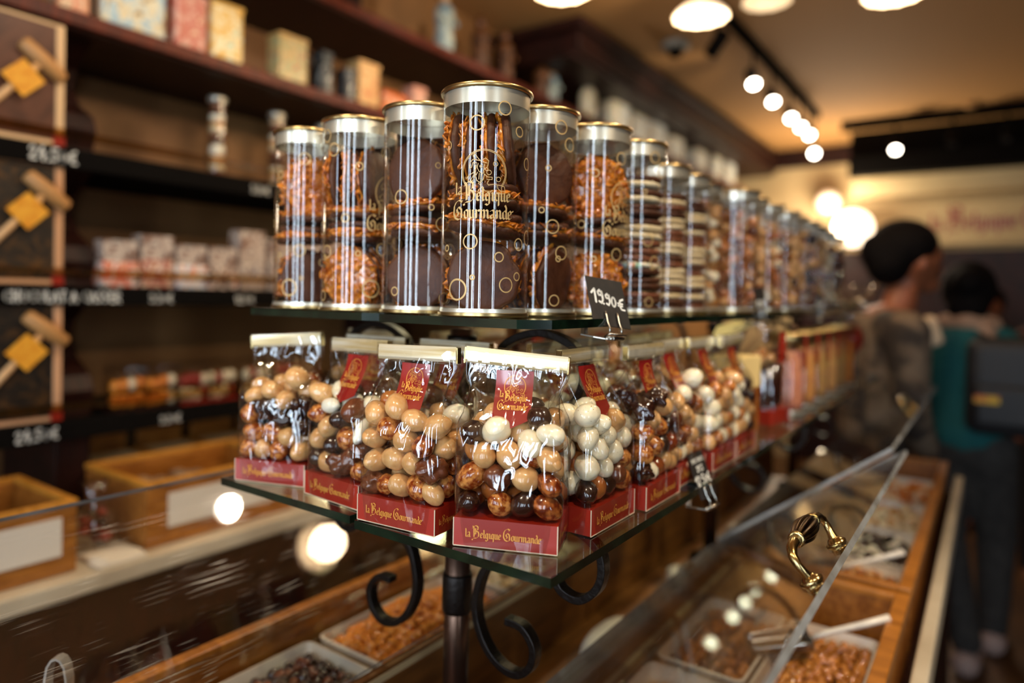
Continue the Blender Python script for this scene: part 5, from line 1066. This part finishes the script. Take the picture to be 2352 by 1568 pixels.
blob([([W(.03,-.15,.05),W(.05,.03,.04)],[.055,.045])],'shoe',mat('pink_grey_shoe','#a48a80',.6),t,.010); blob([([W(.12,.13,.05),W(.13,.31,.045)],[.055,.045])],'shoe',bpy.data.materials['pink_grey_shoe'],t,.010)
t=thing('backpack','dark backpack with a small red and yellow patch on the teal woman\'s back','backpack',(.05,3.29,1.0))
m=MB(); m.box(-.13,.13,-.08,.06,0,.38); o=m.obj('pack_body',M['pack'],t); b_=o.modifiers.new('b','BEVEL'); b_.width=.05; b_.segments=4
m=MB(); m.box(-.10,.10,-.11,-.06,.04,.20); o=m.obj('front_pocket',M['pack'],t); b_=o.modifiers.new('b','BEVEL'); b_.width=.02; b_.segments=3
m=MB(); m.box(-.10,-.02,-.114,-.110,.13,.16); m.obj('patch',mat('patch','#b8431c',.6,col2='#c8b020',scale=30),t)
for s_ in(-1,1): m=MB(); m.tube([(s_*.08,.05,.36),(s_*.09,.16,.42),(s_*.10,.32,.34),(s_*.10,.30,.12),(s_*.09,.06,.05)],.01,4,flat=(.02,.006),up=(1,0,0)); m.obj('strap',M['pack'],t)
# pale paper bag held up between them
t=thing('paper_bag','pale beige paper bag held up between the man and the woman','paper bag',(-.195,2.84,1.345),R(20))
m=MB(); m.box(-.065,.065,-.03,.03,0,.11,Matrix.Rotation(R(-18),4,'Y')); o=m.obj('bag_body',mat('kraft','#bfa585',.8),t); b_=o.modifiers.new('b','BEVEL'); b_.width=.02; b_.segments=3
m=MB(); m.box(-.09,-.067,-.01,.01,-.0,.05); m.obj('blue_label',mat('paleblue','#90aabc',.6),t)
# dim shoppers farther back
def shopper(x,y,h,cloth,lab):
    t=thing('person',lab,'person',(x,y,0)); k=h/1.7
    blob([([(0,0,.95*k),(0,0,1.35*k)],[.13,.13]),([(0,0,1.40*k),(0,0,1.5*k)],[.05,.05]),([(0,0,1.58*k)],[(.085,.1,.115)]),([(0,-.1,1.57*k)],[.016])]+[([(s_*.08,0,.9*k),(s_*.09,0,.1)],[.08,.045]) for s_ in(-1,1)]+[([(s_*.09,.03,.05),(s_*.09,-.12,.04)],[.045,.036]) for s_ in(-1,1)]+[([(s_*.17,0,1.34*k),(s_*.2,0,1.08*k),(s_*.17,-.12,.92*k)],[.05,.042,.03]) for s_ in(-1,1)]+sum([hand((s_*.17,-.12,.92*k),(0,-.6,-.8),(-s_,0,0),1) for s_ in(-1,1)],[]),'body',M['skin'],t,.014)
    blob([([(0,0,.9*k),(0,0,1.34*k)],[.155,.155]),([(-.13,0,1.36*k),(.13,0,1.36*k)],[.07,.07])]+[([(s_*.17,0,1.34*k),(s_*.2,0,1.08*k),(s_*.17,-.10,.95*k)],[.066,.055,.045]) for s_ in(-1,1)],'coat',cloth,t,.016)
    blob([([(s_*.08,0,.92*k),(s_*.09,0,.1)],[.10,.06]) for s_ in(-1,1)],'trousers',M['blackcloth'],t,.016)
    blob([([(0,.02,1.61*k)],[(.1,.11,.11)]),([(0,.07,1.5*k)],[.06])],'hair',M['hair'],t,.014)
shopper(.30,4.7,1.66,mat('rust_coat','#4a1c10',.8),'dim shopper in a rust coat at the right edge of the photo')
shopper(-.02,5.6,1.62,M['blackcloth'],'dim dark shopper far back under the sign')
m=MB(); m.box(.02,.9,5.9,6.3,0,1.0); tag(m.obj('far_counter',M['mahog'],bevel=.01),'dark counter far back at the right edge','counter')
for k in range(4):
    m=MB(); m.lathe([(.05,0),(.06,.1),(.05,.22),(.03,.26)],16,Matrix.Translation((.10+.16*k,6.02,1.001))); tag(m.obj('far_jar',[M['n_cream'],M['plaster']][k%2],None,True),['leftmost pale jar on the far dark counter','second pale jar on the far dark counter','third pale jar on the far dark counter','last pale jar on the far dark counter'][k],'jar')
